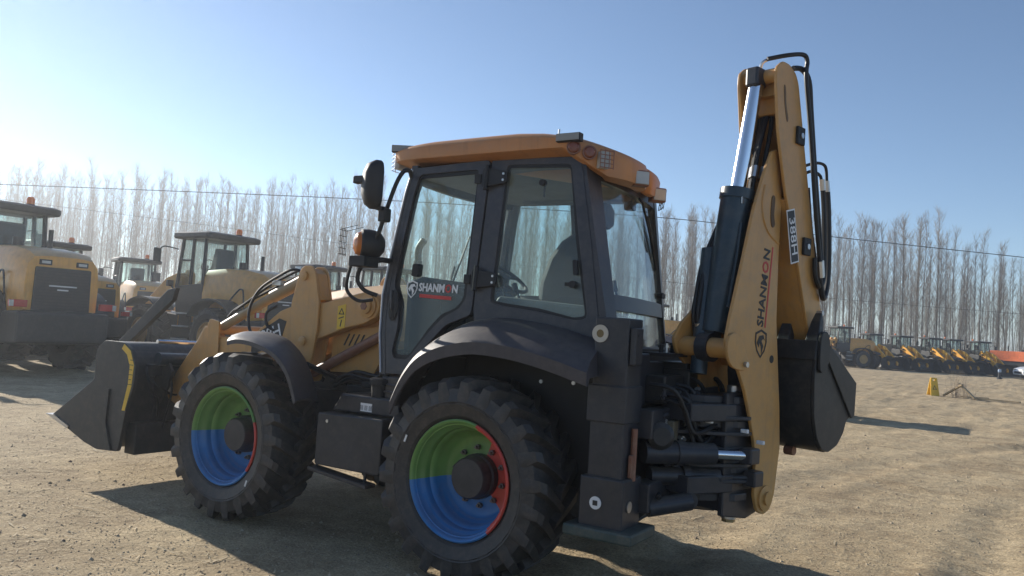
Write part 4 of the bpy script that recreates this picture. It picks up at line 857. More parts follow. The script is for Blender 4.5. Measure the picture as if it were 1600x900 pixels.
# boom lift cylinder behind
b2 = MB().cyl(bp3(-.40, 1.30, .22), bp3(-.30, 2.05, .25), .05, 18).build('boom_cylinder', CYL, H, True)
MB().tube(smoothpath([bp3(-.36, 1.52, .27), bp3(-.38, 1.66, .28), bp3(-.36, 1.80, .27), bp3(-.32, 1.90, .26)]), .022, 8).build('hose', HOSE, H, True)
for w_, r in ((.24, .016), (.27, .013)):
    MB().tube(smoothpath([bp3(-.35, 1.52, w_), bp3(-.40, 1.62, w_), bp3(-.385, 1.78, w_), bp3(-.33, 1.98, w_), bp3(-.22, 2.3, w_-.06), bp3(-.12, 2.7, .12)]), r, 8).build('hose', HOSE, H, True)
MB().tube([bp3(-.352, 1.50, .24), bp3(-.40, 1.60, .24)], .022, 8).build('hose_sleeve', STEEL, H, True)
for k, (u0, w_) in enumerate(((-.10, .10), (-.06, .13), (-.02, .16), (.0, .07), (.03, .2))):
    MB().tube(smoothpath([bp3(-.20+.02*k, 2.22, w_*.8), bp3(-.16+.02*k, 2.40, w_*.7), bp3(-.12+.02*k, 2.62, w_*.7), bp3(-.06+.015*k, 2.80, w_*.7), bp3(.0, 2.95, w_*.7)]), .014, 8).build('hose', HOSE, H, True)
    MB().tube([bp3(-.145+.02*k, 2.50, w_*.7), bp3(-.13+.02*k, 2.57, w_*.7)], .020, 8).build('hose_sleeve', STEEL, H, True)

# ---------------- dipper stick
ST = bpy.data.objects.new('dipper_stick', None); COL.objects.link(ST); ST.parent = H; ST['label'] = 'tan dipper stick folded down beside the boom, numbered in a black plate'
near_p = [(-.17, 3.08), (-.165, 3.15), (-.10, 3.20), (-.02, 3.20), (.06, 3.165), (.10, 3.11), (.24, 2.63), (.43, 2.00), (.60, 1.48), (.645, 1.40), (.60, 1.36), (.52, 1.38), (.40, 1.50), (.11, 2.20), (.0, 2.42), (-.06, 2.60), (-.12, 2.78)]
tp = [(.02, 3.06), (.04, 3.20), (.10, 3.26), (.18, 3.26), (.22, 3.2), (.235, 2.75), (.22, 2.6), (.10, 2.6)]
MB().prism(rnd(near_p, .02, 2), (), BW(-.045), -.02, .0).build('near_plate', TAN, ST, bev=.005)
MB().prism(rnd([(a-.01, b) for a, b in near_p], .02, 2), (), BW(.175), .0, .02).build('far_plate', TAN, ST, bev=.005)
sw_ = MB()
sw_.prism([(.02, 2.38), (.11, 2.20), (.40, 1.50), (.42, 1.52), (.14, 2.22), (.05, 2.40)], (), BW(-.045), 0, .22)
sw_.prism([(.07, 3.12), (.23, 2.63), (.42, 2.00), (.60, 1.46), (.575, 1.46), (.40, 1.98), (.21, 2.62), (.05, 3.10)], (), BW(-.045), 0, .22)
sw_.prism([(-.10, 3.0), (.06, 3.0), (.06, 3.10), (-.06, 3.10)], (), BW(-.045), 0, .22)
sw_.build('stick_web', TAN, ST)
MB().cyl(bp3(-.10, 3.12, -.045), bp3(-.10, 3.12, .175), .045, 18).build('stick_pin', TAN, ST, True)
MB().box(bp3(.0, 2.96, .065), (.10, .20, .12), BR).build('stick_crosshead', TAN, ST, bev=.01)
# dark weathered patches, brackets
for (u, z) in ((-.05, 2.95),):
    MB().prism(sm2([(u-.03, z+.10), (u-.015, z), (u+.02, z-.10), (u+.035, z-.08), (u+.005, z+.0), (u-.01, z+.10)], 3), (), BW(-.0652), -.002, 0).build('weld_scar', mat('weld brown', (.16, .10, .05), .7), ST)
for (u, z) in ((.13, 2.79), (.27, 2.12)):
    MB().box(bp3(u, z, -.075), (.09, .02, .11), BR).build('pipe_clamp', BLACK, ST, bev=.006)
    MB().cyl(bp3(u, z, -.085), bp3(u, z, -.092), .018, 10).build('clamp_bolt', STEEL, ST)
# number plate decal
dcn = [(.065, 2.235), (.125, 2.235), (.295, 1.865), (.235, 1.865)]
d0 = bp3(.105, 2.165, -.0655); dn = (bp3(.290, 1.80, 0)-bp3(.150, 2.10, 0)); xs = V((0, 0, 0))+(G*.235-V((0, 0, .90))).normalized(); ys = (G*.90+V((0, 0, .235))).normalized()
def dd(a, b, t): return d0+xs*a+ys*b+NN*t
MB().prism([(-.165, -.050), (.165, -.050), (.165, .050), (-.165, .050)], (), dd, -.002, 0).build('number_plate_edge', WHITE, ST)
MB().prism([(-.156, -.041), (.156, -.041), (.156, .041), (-.156, .041)], (), dd, -.0035, -.002).build('number_plate', BLKPRINT, ST)
text_mesh('number_print', '388H', .096, (dd(0, 0, -.0038), xs, ys), WHITE, ST, .0006, .0005, sx=1.12)
# pipes along the outer edge
def pipe(pts, r=.014, nm='hydraulic_pipe', m=HOSE): return MB().tube(smoothpath(pts, 5), r, 8).build(nm, m, ST, True)
pipe([bp3(-.12, 3.12, .08), bp3(-.13, 3.20, .06), bp3(-.09, 3.235, .03)], .010, m=STEEL)
pipe([bp3(-.12, 3.225, .03), bp3(-.02, 3.26, -.05), bp3(.09, 3.285, -.09), bp3(.125, 3.25, -.10), bp3(.12, 3.15, -.10), bp3(.20, 2.85, -.10), bp3(.33, 2.3, -.10), bp3(.43, 1.95, -.10)])
pipe([bp3(.03, 3.19, -.06), bp3(.12, 3.205, -.07), bp3(.175, 3.14, -.09), bp3(.22, 2.95, -.09), bp3(.30, 2.6, -.09), bp3(.40, 2.2, -.09), bp3(.46, 1.95, -.09)], .017)
pipe([bp3(.30, 2.64, -.02), bp3(.42, 2.68, -.04), bp3(.50, 2.67, -.06), bp3(.53, 2.58, -.06)], .010)
pipe([bp3(.30, 2.58, .0), bp3(.38, 2.62, -.03), bp3(.46, 2.60, -.05), bp3(.47, 2.54, -.05)], .010)
for u, r, zb_ in ((.545, .019, 1.80), (.485, .016, 1.86)):
    pts = [bp3(u-.015, 2.56, -.06), bp3(u+.02, 2.40, -.06), bp3(u+.05, 2.15, -.06), bp3(u+.055, 1.95, -.06), bp3(u+.0, zb_+.03, -.07), bp3(u-.07, zb_+.03, -.09), bp3(u-.12, 1.96, -.09), bp3(u-.13, 2.06, -.09)]
    MB().tube(smoothpath(pts, 8), r, 8).build('hose', HOSE, ST, True)
    MB().tube([bp3(u-.02, 2.58, -.06), bp3(u-.005, 2.51, -.06)], .019, 8).build('hose_sleeve', STEEL, ST, True)
MB().tube([bp3(.40, 2.04, -.10), bp3(.425, 1.94, -.10)], .022, 8).tube([bp3(.43, 2.05, -.09), bp3(.45, 1.95, -.09)], .022, 8).build('hose_sleeve', STEEL, ST, True)
pipe([bp3(.31, 2.50, -.05), bp3(.37, 2.25, -.05), bp3(.45, 2.0, -.06), bp3(.50, 1.90, -.06)], .009)
rc = MB().cyl(bp3(.40, 2.02, .0), bp3(.62, 1.50, .0), .036, 16).build('bucket_cylinder', RUST, ST, True)
MB().box(bp3(.455, 1.93, -.03), (.05, .05, .05), BR).build('cylinder_port', BLACK, rc, bev=.005)
# ---------------- rear bucket
BK = bpy.data.objects.new('digging_bucket', None); COL.objects.link(BK); BK.parent = H; BK['label'] = 'dark grey digging bucket curled up under the stick'
side_p = [(.29, 1.52), (.36, 1.55), (.44, 1.50), (.52, 1.43), (.83, 1.27), (.81, 1.07), (.735, 1.035), (.70, .96), (.62, .885), (.50, .845), (.41, .865), (.34, .94), (.29, 1.07), (.275, 1.30)]
for w0, t1 in ((-.14, -.022), (.46, .022)):
    MB().prism(rnd(side_p, .02, 2), (), BW(w0), 0, t1).build('side_plate', BKT, BK, bev=.004)
bs = [(.29, 1.52), (.275, 1.30), (.29, 1.07), (.34, .94), (.41, .865), (.50, .845), (.62, .885), (.70, .96)]
pr = sm2(bs, 4, False); c0 = V((.55, 1.2))
inn = [tuple(V(p)+(c0-V(p)).normalized()*.022) for p in pr]
MB().loft([[bp3(a, b, w_) for a, b in pr]+[bp3(a, b, w_) for a, b in reversed(inn)] for w_ in (-.139, .459)]).build('bucket_shell', BKT, BK, True)
MB().prism([(.28, 1.54), (.262, 1.42), (.285, 1.42), (.31, 1.54)], (), BW(-.165), 0, .65).build('lip_plate', BKT, BK, bev=.004)
MB().prism([(.83, 1.28), (.44, 1.515), (.40, 1.44), (.78, 1.05), (.82, 1.07)], (), BW(-.163), -.014, 0).build('side_reinforcement', BKT, BK, bev=.004)
MB().prism(sm2([(.30, 1.56), (.36, 1.60), (.41, 1.56), (.42, 1.44), (.38, 1.36), (.30, 1.36)], 3), (), BW(-.164), -.02, 0).build('side_cutter', LDARK, BK, bev=.004)
for w_ in (-.115, .075, .265, .44):
    t = MB(); rings = []
    for z, h, d in ((1.50, .042, .035), (1.58, .040, .032), (1.66, .030, .022), (1.715, .020, .008)):
        cu = .325+(z-1.5)*.30
        rings.append([bp3(cu+a*d, z, w_+b*h) for a, b in ((-1, -1), (1, -1), (1, 1), (-1, 1))])
    t.loft(rings).build('bucket_tooth', BKT, BK, bev=.006)
    MB().box(bp3(.405, 1.712, w_), (.02, .045, .035), BR).build('tooth_tip', STEEL, BK, bev=.006)
MB().prism([(.60, 1.47), (.72, 1.46), (.90, 1.31), (.925, 1.22), (.86, 1.17), (.70, 1.26)], (), BW(-.06), 0, .05).build('bucket_link', TAN, BK, bev=.006)
MB().prism([(.60, 1.47), (.72, 1.46), (.90, 1.31), (.925, 1.22), (.86, 1.17), (.70, 1.26)], (), BW(.15), 0, .05).build('bucket_link', TAN, BK, bev=.006)
MB().cyl(bp3(.43, .83, .03), bp3(.43, .83, .09), .03, 14).build('lifting_eye', RUST, BK, True)

# ================================================================== PARKED WHEEL LOADERS
RIMG = mat('dusty loader rim', (0.50, 0.30, 0.10), 0.5, dirt=DUST, damt=0.4)
WEDGE = mat('pale step edge', (0.55, 0.56, 0.56), 0.4)
def wheel_loader(body, arms, label, group, rimm):
    W_ = empty('wheel_loader', label, 'wheel loader', group=group)
    P = W_
    tw = tyre_mb(.72, .50, .36, 18, .05, 32)
    tme = None
    for x in (-1.42, 1.42):
        for s in (1, -1):
            wh = bpy.data.objects.new('wheel', None); COL.objects.link(wh); wh.parent = P; wh.location = (x, s*.92, .72)
            if s < 0: wh.rotation_euler = (0, 0, pi)
            if tme is None:
                t = tw.build('tyre', TYRE, wh, True, ang=28); r = MB().lathe([(.33, .20), (.37, .21), (.37, .23), (.345, .235), (.33, .18), (.30, .10), (.22, .05), (.20, .12), (.13, .14), (.12, .19), (.0, .20)], (0, 0, 0), (0, 1, 0), 32).build('rim', rimm, wh, True); tme = (t, r)
            else:
                for q in tme: k = q.copy(); COL.objects.link(k); k.parent = wh
    c_ = MB(); c_.prism(rnd([(-2.95, .70), (-2.2, .55), (-.3, .62), (-.3, 1.18), (-2.95, 1.22)], .08, 3), (), XZ(-.55), 0, 1.1); c_.build('rear_frame', LDARK, P, bev=.02)
    MB().prism(rnd([(-3.0, .62), (-2.35, .58), (-2.2, .95), (-2.35, 1.18), (-3.0, 1.20)], .06, 3), (), XZ(-.82), 0, 1.64).build('counterweight', LDARK, P, bev=.03)
    MB().prism([(.1, .55), (2.6, .55), (2.75, .9), (2.3, 1.3), (.9, 1.2), (.1, .9)], (), XZ(-.38), 0, .76).build('front_frame', LDARK, P, bev=.02)
    def hr_(x, zt, hw, zb):
        o = []
        for yy, zz in ((-1, 0), (-1.02, .5), (-.97, .86), (-.80, 1), (-.4, 1.03), (.4, 1.03), (.80, 1), (.97, .86), (1.02, .5), (1, 0)): o.append(V((x, yy*hw, zb+(zt-zb)*zz)))
        return o
    MB().loft([hr_(-.42, 2.38, .66, 1.15), hr_(-1.2, 2.42, .72, 1.15), hr_(-2.1, 2.38, .71, 1.17), hr_(-2.6, 2.30, .68, 1.2), hr_(-2.78, 2.20, .65, 1.22)]).build('engine_hood', body, P, True, ang=35)
    gr = MB().prism(rnd([(-.52, 1.18), (.52, 1.18), (.50, 2.02), (-.50, 2.02)], .03, 2), (), lambda a, b, t: V((-2.79-t, a, b)), -.02, .015).build('radiator_grille', LDARK, P, bev=.006)
    for k in range(13): MB().box((-2.808, 0, 1.26+.057*k), (.008, .96, .012)).build('grille_slat', BLACK, gr)
    for z, l in ((1.68, .50), (1.61, .20)): MB().box((-2.815, 0, z), (.004, l, .026)).build('name_strip', WEDGE, gr)
    for s in (1, -1):
        lb_ = MB().box((-2.74, s*.33, 2.11), (.12, .22, .10)).build('rear_lamp', LDARK, P, bev=.01); MB().box((-2.805, s*.33, 2.11), (.012, .15, .05)).build('lens', WLAMP, lb_)
        MB().box((-2.92, s*.80, 1.33), (.08, .30, .13)).build('tail_lamp', RUBY, P, bev=.01)
        MB().box((-2.965, s*.92, 1.33), (.012, .07, .11)).build('indicator_lens', WLAMP, P)
        MB().tube(smoothpath([(-2.2, s*.72, 1.2), (-2.2, s*.78, 1.80), (-2.12, s*.78, 1.92), (-1.95, s*.78, 1.85), (-1.5, s*.78, 1.45)]), .02, 8).build('handrail', LDARK, P, True)
        fp_ = sm2([(-2.28, .95), (-2.2, 1.35), (-1.9, 1.58), (-1.42, 1.66), (-.9, 1.56), (-.62, 1.25)], 3, False)
        MB().loft([[V((x, s*.62, z)), V((x, s*1.18, z)), V((x, s*1.18, z-.06)), V((x, s*.62, z-.03))] for x, z in fp_]).build('rear_mudguard', LDARK, P, True)
        fp_ = sm2([(.72, 1.35), (.95, 1.55), (1.42, 1.64), (1.9, 1.55), (2.1, 1.4)], 3, False)
        MB().loft([[V((x, s*.66, z)), V((x, s*1.18, z)), V((x, s*1.18, z-.05)), V((x, s*.66, z-.03))] for x, z in fp_]).build('front_mudguard', LDARK, P, True)
        for k in range(3): MB().box((-.18, s*1.02, .62+.32*k), (.42, .24, .03)).build('step', WEDGE, P)
        MB().box((-.18, s*.92, .95), (.46, .05, .80)).build('step_side', LDARK, P)
        # arms
        a = MB().prism(rnd([(.55, 2.18), (.75, 2.32), (1.3, 2.16), (2.3, 1.42), (3.0, .70), (2.98, .45), (2.78, .45), (2.1, 1.12), (1.2, 1.80), (.6, 1.98)], .05, 2), (), XZ(s*.40), 0, s*.17).build('lift_arm', arms, P, bev=.01)
        MB().lathe([(.0, 0), (.09, 0), (.09, .04), (.0, .04)], (.68, s*.57, 2.16), (0, s, 0), 16).build('pivot_boss', arms, a, True)
        MB().prism(rnd([(.45, .9), (.95, .9), (.90, 2.12), (.72, 2.42), (.52, 2.30)], .05, 2), (), XZ(s*.24), 0, s*.15).build('loader_tower', arms, P, bev=.01)
        m_ = MB().tube(smoothpath([(.62, s*.72, 2.9), (.85, s*.98, 2.95), (.95, s*1.05, 2.85)]), .018, 6).build('mirror_arm', LDARK, P, True)
        MB().box((.96, s*1.10, 2.72), (.06, .20, .36)).build('mirror', LDARK, m_, bev=.02)
        MB().box((1.02, s*.62, 2.02), (.10, .20, .16)).tube([(.9, s*.45, 1.75), (1.0, s*.6, 1.95)], .03, 6).build('head_lamp', LDARK, P, bev=.01)
    MB().tube([(.75, 0, 1.90), (1.5, 0, 1.75)], .07, 12).build('tilt_cylinder', LDARK, P, True)
    MB().tube([(1.5, 0, 1.75), (2.0, 0, 1.62)], .04, 10).build('cylinder_rod', CHROME, P, True)
    MB().prism(rnd([(1.85, 1.75), (2.10, 1.72), (2.15, 1.1), (2.75, .72), (2.70, .60), (2.0, .95)], .05, 2), (), XZ(-.06), 0, .12).build('bell_crank', arms, P, bev=.01)
    # bucket
    bk_ = bpy.data.objects.new('bucket', None); COL.objects.link(bk_); bk_.parent = P
    pb = sm2([(3.95, .12), (3.3, .10), (2.95, .22), (2.82, .52), (2.85, .88), (3.05, 1.12), (3.30, 1.18)], 4, False)
    MB().loft([[V((x, y, z)) for x, z in pb]+[V((x+.03, y, z+.03)) for x, z in reversed(pb)] for y in (-1.22, 1.22)]).build('bucket_shell', LDARK, bk_, True, ang=40)
    for s in (1, -1): MB().prism(rnd([(3.95, .12), (3.3, .10), (2.95, .22), (2.82, .52), (2.85, .88), (3.05, 1.12), (3.30, 1.18), (3.55, .75)], .02, 2), (), XZ(s*1.22), 0, s*.02).build('side_plate', LDARK, bk_)
    # cab
    cb_ = bpy.data.objects.new('cab', None); COL.objects.link(cb_); cb_.parent = P
    MB().prism(rnd([(-.45, 1.20), (.60, 1.20), (.72, 1.75), (.70, 1.95), (-.45, 2.05)], .05, 2), (), XZ(-.68), 0, 1.36).build('cab_lower', LDARK, cb_, bev=.02)
    for s in (1, -1):
        for pts in ([(-.42, 2.0), (-.38, 3.20)], [(.10, 2.0), (.12, 3.20)], [(.68, 1.9), (.56, 3.20)]):
            MB().tube([(pts[0][0], s*.66, pts[0][1]), (pts[1][0], s*.62, pts[1][1])], .05, 6).build('pillar', LDARK, cb_)
        MB().tube([(.10, s*.665, 2.62), (.62, s*.645, 2.62)], .028, 6).build('door_rail', LDARK, cb_)
        MB().add([(-.42, s*.655, 2.02), (.10, s*.655, 2.02), (.12, s*.615, 3.18), (-.38, s*.615, 3.18)], [(0, 1, 2, 3)]).build('side_pane', LGLASS, cb_)
        MB().add([(.10, s*.655, 2.02), (.68, s*.655, 1.95), (.56, s*.615, 3.18), (.12, s*.615, 3.18)], [(0, 1, 2, 3)]).build('door_pane', LGLASS, cb_)
    MB().add([(-.425, -.62, 2.06), (-.425, .62, 2.06), (-.385, .60, 3.16), (-.385, -.60, 3.16)], [(0, 1, 2, 3)]).build('rear_pane', LGLASS, cb_)
    MB().add([(.69, -.62, 1.95), (.69, .62, 1.95), (.57, .60, 3.16), (.57, -.60, 3.16)], [(0, 1, 2, 3)]).build('front_pane', LGLASS, cb_)
    MB().loft([[V((x*k, y*k2, z)) for x, y in rnd([(-.72, -.82), (.80, -.82), (.80, .82), (-.72, .82)], .12, 4)] for z, k, k2 in ((3.18, .97, .97), (3.22, 1, 1), (3.31, 1, 1), (3.35, .9, .9))]).build('cab_roof', LDARK, cb_, True, ang=30)
    MB().prism(rnd([(-.30, 2.0), (-.38, 2.95), (-.25, 2.98), (-.10, 2.45), (.18, 2.42), (.18, 2.0)], .06, 3), (), XZ(-.26), 0, .52).build('driver_seat', SEATM, cb_, bev=.03)
    MB().tube([(.50, 0, 2.0), (.38, 0, 2.55)], .03, 8).tube([V((.38, 0, 2.55))+V((-.07*cos(a), .18*sin(a), .15*cos(a))) for a in [2*pi*k/16 for k in range(17)]], .014, 6).build('steering_wheel', BLACK, cb_)
    bc_ = MB().cyl((-.45, -.28, 3.34), (-.45, -.28, 3.38), .085, 16).build('beacon_base', LDARK, cb_); MB().lathe([(.075, 0), (.08, .10), (.055, .15), (.0, .155)], (-.45, -.28, 3.38), (0, 0, 1), 16).build('beacon_lens', BEAC, bc_, True)
    MB().cyl((-1.45, -.30, 2.3), (-1.45, -.30, 2.82), .045, 12).build('exhaust_stack', LDARK, P, True); MB().cyl((-1.5, .32, 2.3), (-1.5, .32, 2.60), .09, 14).build('air_intake', LDARK, P, True)
    return W_
GL = 'wheel loaders parked in a row on the left behind the backhoe'
tanL = wheel_loader(LYEL, LYEL, 'tan wheel loader at the left edge, seen from behind with its dark grille towards us', GL, RIMG)
def put(o, x, y, rz, s, label):
    o.location = (x, y, gh(x, y)); o.rotation_euler = (0, 0, radians(rz)); o.scale = (s, s, s); o['label'] = label; return o
spots = [(15.9, -3.84, -4, 1.04, 'tan wheel loader at the left edge of the photo, its dark rear grille facing us'),
         (19.6, -6.9, -3, .90, 'wheel loader tucked close behind the leftmost one, only half its hood showing'),
         (27.5, -14.4, -20, 1.0, 'distant wheel loader with small open cab between the two big left ones'),
         (15.7, -9.2, -2, 1.04, 'tan wheel loader with large smooth hood seen from its left rear'),
         (19.6, -16.8, -5, 1.0, 'wheel loader whose flat dark roof shows just left of the amber driving lamp'),
         (16.6, -17.2, -5, 1.0, 'wheel loader whose cab shows under the amber driving lamp of the backhoe'),
         (15.0, -38.5, -8, 1.0, 'wheel loader glimpsed between the cab of the backhoe and its slewed boom')]
for i, (x, y, rz, s, lb_) in enumerate(spots):
    put(tanL if i == 0 else copy_tree(tanL), x, y, rz, s, lb_)
GR = 'wheel loaders with orange-yellow arms lined up on the right'
yelL = wheel_loader(mat('matt black hood', (.012, .013, .014), .85, spec=.15), SYEL, 'x', GR, LDARK)
rsp = [
       (9.56, -66.74, 42, 1, 'wheel loader seen from its side at the left end of the right-hand row'),
       (7.53, -69.21, 138, 0.88, 'first yellow armed wheel loader from the left, next to the one standing side-on'),
       (5.47, -71.10, 138, 0.88, 'second yellow armed wheel loader from the left in the right-hand row'),
       (3.38, -73.00, 138, 0.88, 'yellow armed wheel loader in the middle of the right-hand row'),
       (1.95, -75.09, 138, 0.88, 'yellow armed wheel loader last but one from the right in the row'),
       (-0.14, -76.40, 138, 0.88, 'yellow armed wheel loader at the right end, next to the orange machine'),
]
for i, (x, y, rz, s, lb_) in enumerate(rsp):
    o = copy_tree(tanL) if i == 0 else (yelL if i == 1 else copy_tree(yelL)); put(o, x, y, rz, s, lb_); o['group'] = GR

# orange machine with a long body
OM = empty('orange_machine', 'long orange machine with low dark underside at the right edge behind the white car', 'machine', (-3.23, -87.82, gh(-4, -88)), radians(150))
MB().prism(rnd([(-2.6, 1.25), (-2.6, 2.10), (-2.3, 2.22), (1.6, 2.22), (2.2, 1.95), (2.2, 1.25)], .06, 2), (), XZ(-.9), 0, 1.8).build('body_panel', ORNG, OM, bev=.03)
for k in range(4): MB().box((-1.9+1.1*k, .905, 1.75), (.9, .02, .55)).build('side_door', ORNG, OM, bev=.02)
MB().box((-.2, 0, .95), (4.6, 1.5, .6)).build('underframe', LDARK, OM, bev=.03)
for x in (-1.7, 1.5):
    for s in (1, -1):
        w2 = MB().lathe([(.0, -.18), (.3, -.18), (.52, -.17), (.55, -.1), (.55, .1), (.52, .17), (.3, .18), (.0, .12)], (x, s*.85, .55), (0, s, 0), 24).build('wheel', TYRE, OM, True)
MB().cyl((-1.2, .2, 2.2), (-1.2, .2, 2.75), .06, 10).build('exhaust_stack', LDARK, OM, True)
MB().box((.7, -.3, 2.32), (.5, .4, .2)).build('roof_hatch', LDARK, OM, bev=.02)
MB().box((3.0, 0, 1.5), (1.0, 1.7, 1.2)).build('hopper', ORNG, OM, bev=.05)

# white car at the right edge
CR = empty('parked_car', 'white car with only its nose in view at the right edge of the photo', 'car', (-5.10, -72.43, gh(-3, -72)), radians(25))
def car_ring(y, k):
    return [V((x, y, z)) for x, z in ((-2.2, .35), (-2.25, .65), (-2.2, .95), (-1.9, 1.05), (-1.5, 1.08), (.9, 1.05), (1.7, .95), (2.15, .78), (2.25, .55), (2.2, .32), (1.6, .25), (-1.6, .25))] if k else None
MB().loft([[V((p.x*.94, y, .3+(p.z-.3)*.9)) if abs(y) > .85 else p.copy() for p in car_ring(y, 1)] if True else 0 for y in (-.92, -.84, 0, .84, .92)]).build('body', CARW, CR, True, ang=30)
MB().loft([[V((x, y*(1 if z < 1.2 else .82), z)) for x, z in ((-1.75, 1.05), (-1.45, 1.50), (-1.1, 1.58), (.1, 1.58), (.45, 1.48), (1.05, 1.05))] for y in (-.80, .80)]).build('glasshouse', mat('car window', (.02, .025, .03), .08), CR, True, ang=30)
MB().loft([[V((x, y, z)) for x, z in ((-1.42, 1.51), (-1.1, 1.60), (.1, 1.60), (.42, 1.50), (.1, 1.575), (-1.1, 1.575))] for y in (-.66, .66)]).build('roof', CARW, CR, True)
for x in (-1.35, 1.35):
    for s in (1, -1):
        w2 = MB().lathe([(.0, -.1), (.30, -.1), (.33, -.07), (.33, .07), (.30, .1), (.22, .1), (.2, .07), (.0, .08)], (x, s*.86, .33), (0, s, 0), 24).build('wheel', TYRE, CR, True)
        MB().lathe([(.0, .02), (.19, .0), (.2, -.01), (.0, -.01)], (x, s*.95, .33), (0, s, 0), 16).build('rim', STEEL, w2, True)
for s in (1, -1): MB().box((2.12, s*.66, .72), (.16, .34, .12)).build('headlight', WLAMP, CR, bev=.02)
MB().box((2.22, 0, .50), (.06, 1.2, .18)).build('front_grille', BLACK, CR, bev=.01)

# ------------------------------------------------------------------ small things on the open ground
sx, sy_ = -.28, -28.0
SG = empty('floor_sign', 'yellow folding floor sign standing open on the bare ground', 'sign', (sx, sy_, gh(sx, sy_)), radians(118))
for s in (1, -1):
    rm = Matrix.Rotation(radians(s*16), 3, 'Y')
    MB().prism(rnd([(-.15, 0), (.15, 0), (.11, .64), (-.11, .64)], .03, 3), [rnd([(-.05, .53), (.05, .53), (.045, .59), (-.045, .59)], .01, 2)], lambda a, b, t, s=s: V((s*(.17-.15*b/.64)+t, a, b)), -.012, .012).build('sign_panel', YELP, SG, bev=.004)
for s in (1, -1): MB().prism([(-.07, .22), (.07, .22), (0, .38)], [[(-.04, .235), (.04, .235), (0, .345)]], lambda a, b, t, s=s: V((s*(.17-.15*b/.64+.0125)+t*s, a, b)), 0, .002).build('warning_triangle', BLKPRINT, SG)
def plank(p, q, w_, h_, label):
    p, q = V(p), V(q); d = (q-p); m = Matrix((d.normalized(), V((0, 0, 1)).cross(d).normalized(), d.normalized().cross(V((0, 0, 1)).cross(d).normalized()))).transposed()
    o = MB().box((0, 0, 0), (d.length, w_, h_), m).build('timber_plank', WOOD, None, bev=.004); o.location = (p+q)/2; tag(o, label, 'plank', 'timber planks thrown down beside the floor sign'); return o
plank((-.62, -28.1, .05), (-1.22, -27.7, .50), .12, .05, 'timber plank leaning up to the right, its low end near the yellow floor sign')
plank((-1.10, -27.8, .52), (-1.62, -27.6, .04), .14, .05, 'thick timber plank sloping down to the right, propped on the leaning one')
plank((-1.66, -27.9, .05), (-2.95, -27.5, .06), .16, .05, 'long timber plank lying flat on the ground at the far right of the heap')
plank((-1.0, -28.6, .04), (-2.0, -28.9, .05), .12, .04, 'short timber plank lying flat behind the propped planks')
rg = random.Random(9); wb_ = MB()
for k in range(70):
    x = -1.15+rg.gauss(0, .22); y = -28.2+rg.gauss(0, .2); h_ = rg.uniform(.3, 1.0); wb_.tube([(x, y, 0), (x+rg.gauss(0, .05), y, h_*.6), (x+rg.gauss(0, .13), y+rg.gauss(0, .1), h_)], .006, 3, False, .002)
o = wb_.build('dry_weeds', TWIG); o['kind'] = 'stuff'; tag(o, 'tuft of dry weed stalks standing behind the planks', 'weeds')
ct = empty('added_shadow_crate', 'low crate added out of sight behind the digging bucket to throw the long shadow to the right', 'crate', (1.55, -14.2, gh(1.5, -14)))  # unseen crate, added only to cast the shadow streak on the ground
for z in range(4):
    for s_ in (1, -1):
        MB().box((0, s_*.72, .14+.25*z), (1.9, .03, .21)).build('board', WOOD, ct, bev=.004); MB().box((s_*.93, 0, .14+.25*z), (.03, 1.40, .21)).build('board', WOOD, ct, bev=.004)
for a in (-.9, .9):
    for b in (-.68, .68): MB().box((a, b, .52), (.07, .07, 1.04)).build('corner_post', WOOD, ct)
MB().box((0, 0, 1.03), (1.9, 1.46, .03)).build('lid', WOOD, ct, bev=.004)
pm = empty('marker_post', 'small dark post with a pale blue top standing before the right-hand loaders', 'post', (-1.9, -64.0, gh(-2, -64)))
MB().lathe([(.0, 0), (.22, 0), (.20, .05), (.10, .12), (.09, .5), (.0, .5)], (0, 0, 0), (0, 0, 1), 14).build('post_body', BLACK, pm, True)
MB().lathe([(.0, .5), (.10, .5), (.12, .58), (.10, .72), (.0, .74)], (0, 0, 0), (0, 0, 1), 14).build('post_top', mat('pale blue plastic', (.35, .45, .6), .4), pm, True)

# ------------------------------------------------------------------ overhead wires
W1 = [(82, -12.7, 9.6), (66.39, -22.5, 9.76), (62.3, -25.07, 9.87), (50.05, -32.79, 10.22), (37.78, -40.51, 10.50), (28, -46.7, 10.55), (21.0, -51.08, 10.52), (16.48, -53.93, 10.35), (9.09, -58.58, 9.87), (-3.2, -66.32, 9.22), (-9.34, -70.19, 8.9), (-30, -83, 8.1)]
W2 = [(82, -12.7, 9.5), (66.32, -22.54, 8.99), (58.11, -27.71, 8.45), (49.87, -32.9, 7.85), (45.77, -35.48, 7.5), (35.92, -41.68, 6.7), (19.95, -51.74, 5.72), (8.92, -58.69, 5.22), (-3.31, -66.39, 4.94), (-9.43, -70.24, 4.86), (-30, -83, 4.7)]
tag(MB().tube(smoothpath(W1, 8), .030, 6).build('overhead_wire', WIREM, None, True), 'upper and thicker overhead wire running right across the photo before the poplars', 'wire', 'overhead wires')
tag(MB().tube(smoothpath(W2, 8), .011, 6).build('overhead_wire', WIREM, None, True), 'lower thin overhead wire crossing the middle of the poplars', 'wire', 'overhead wires')

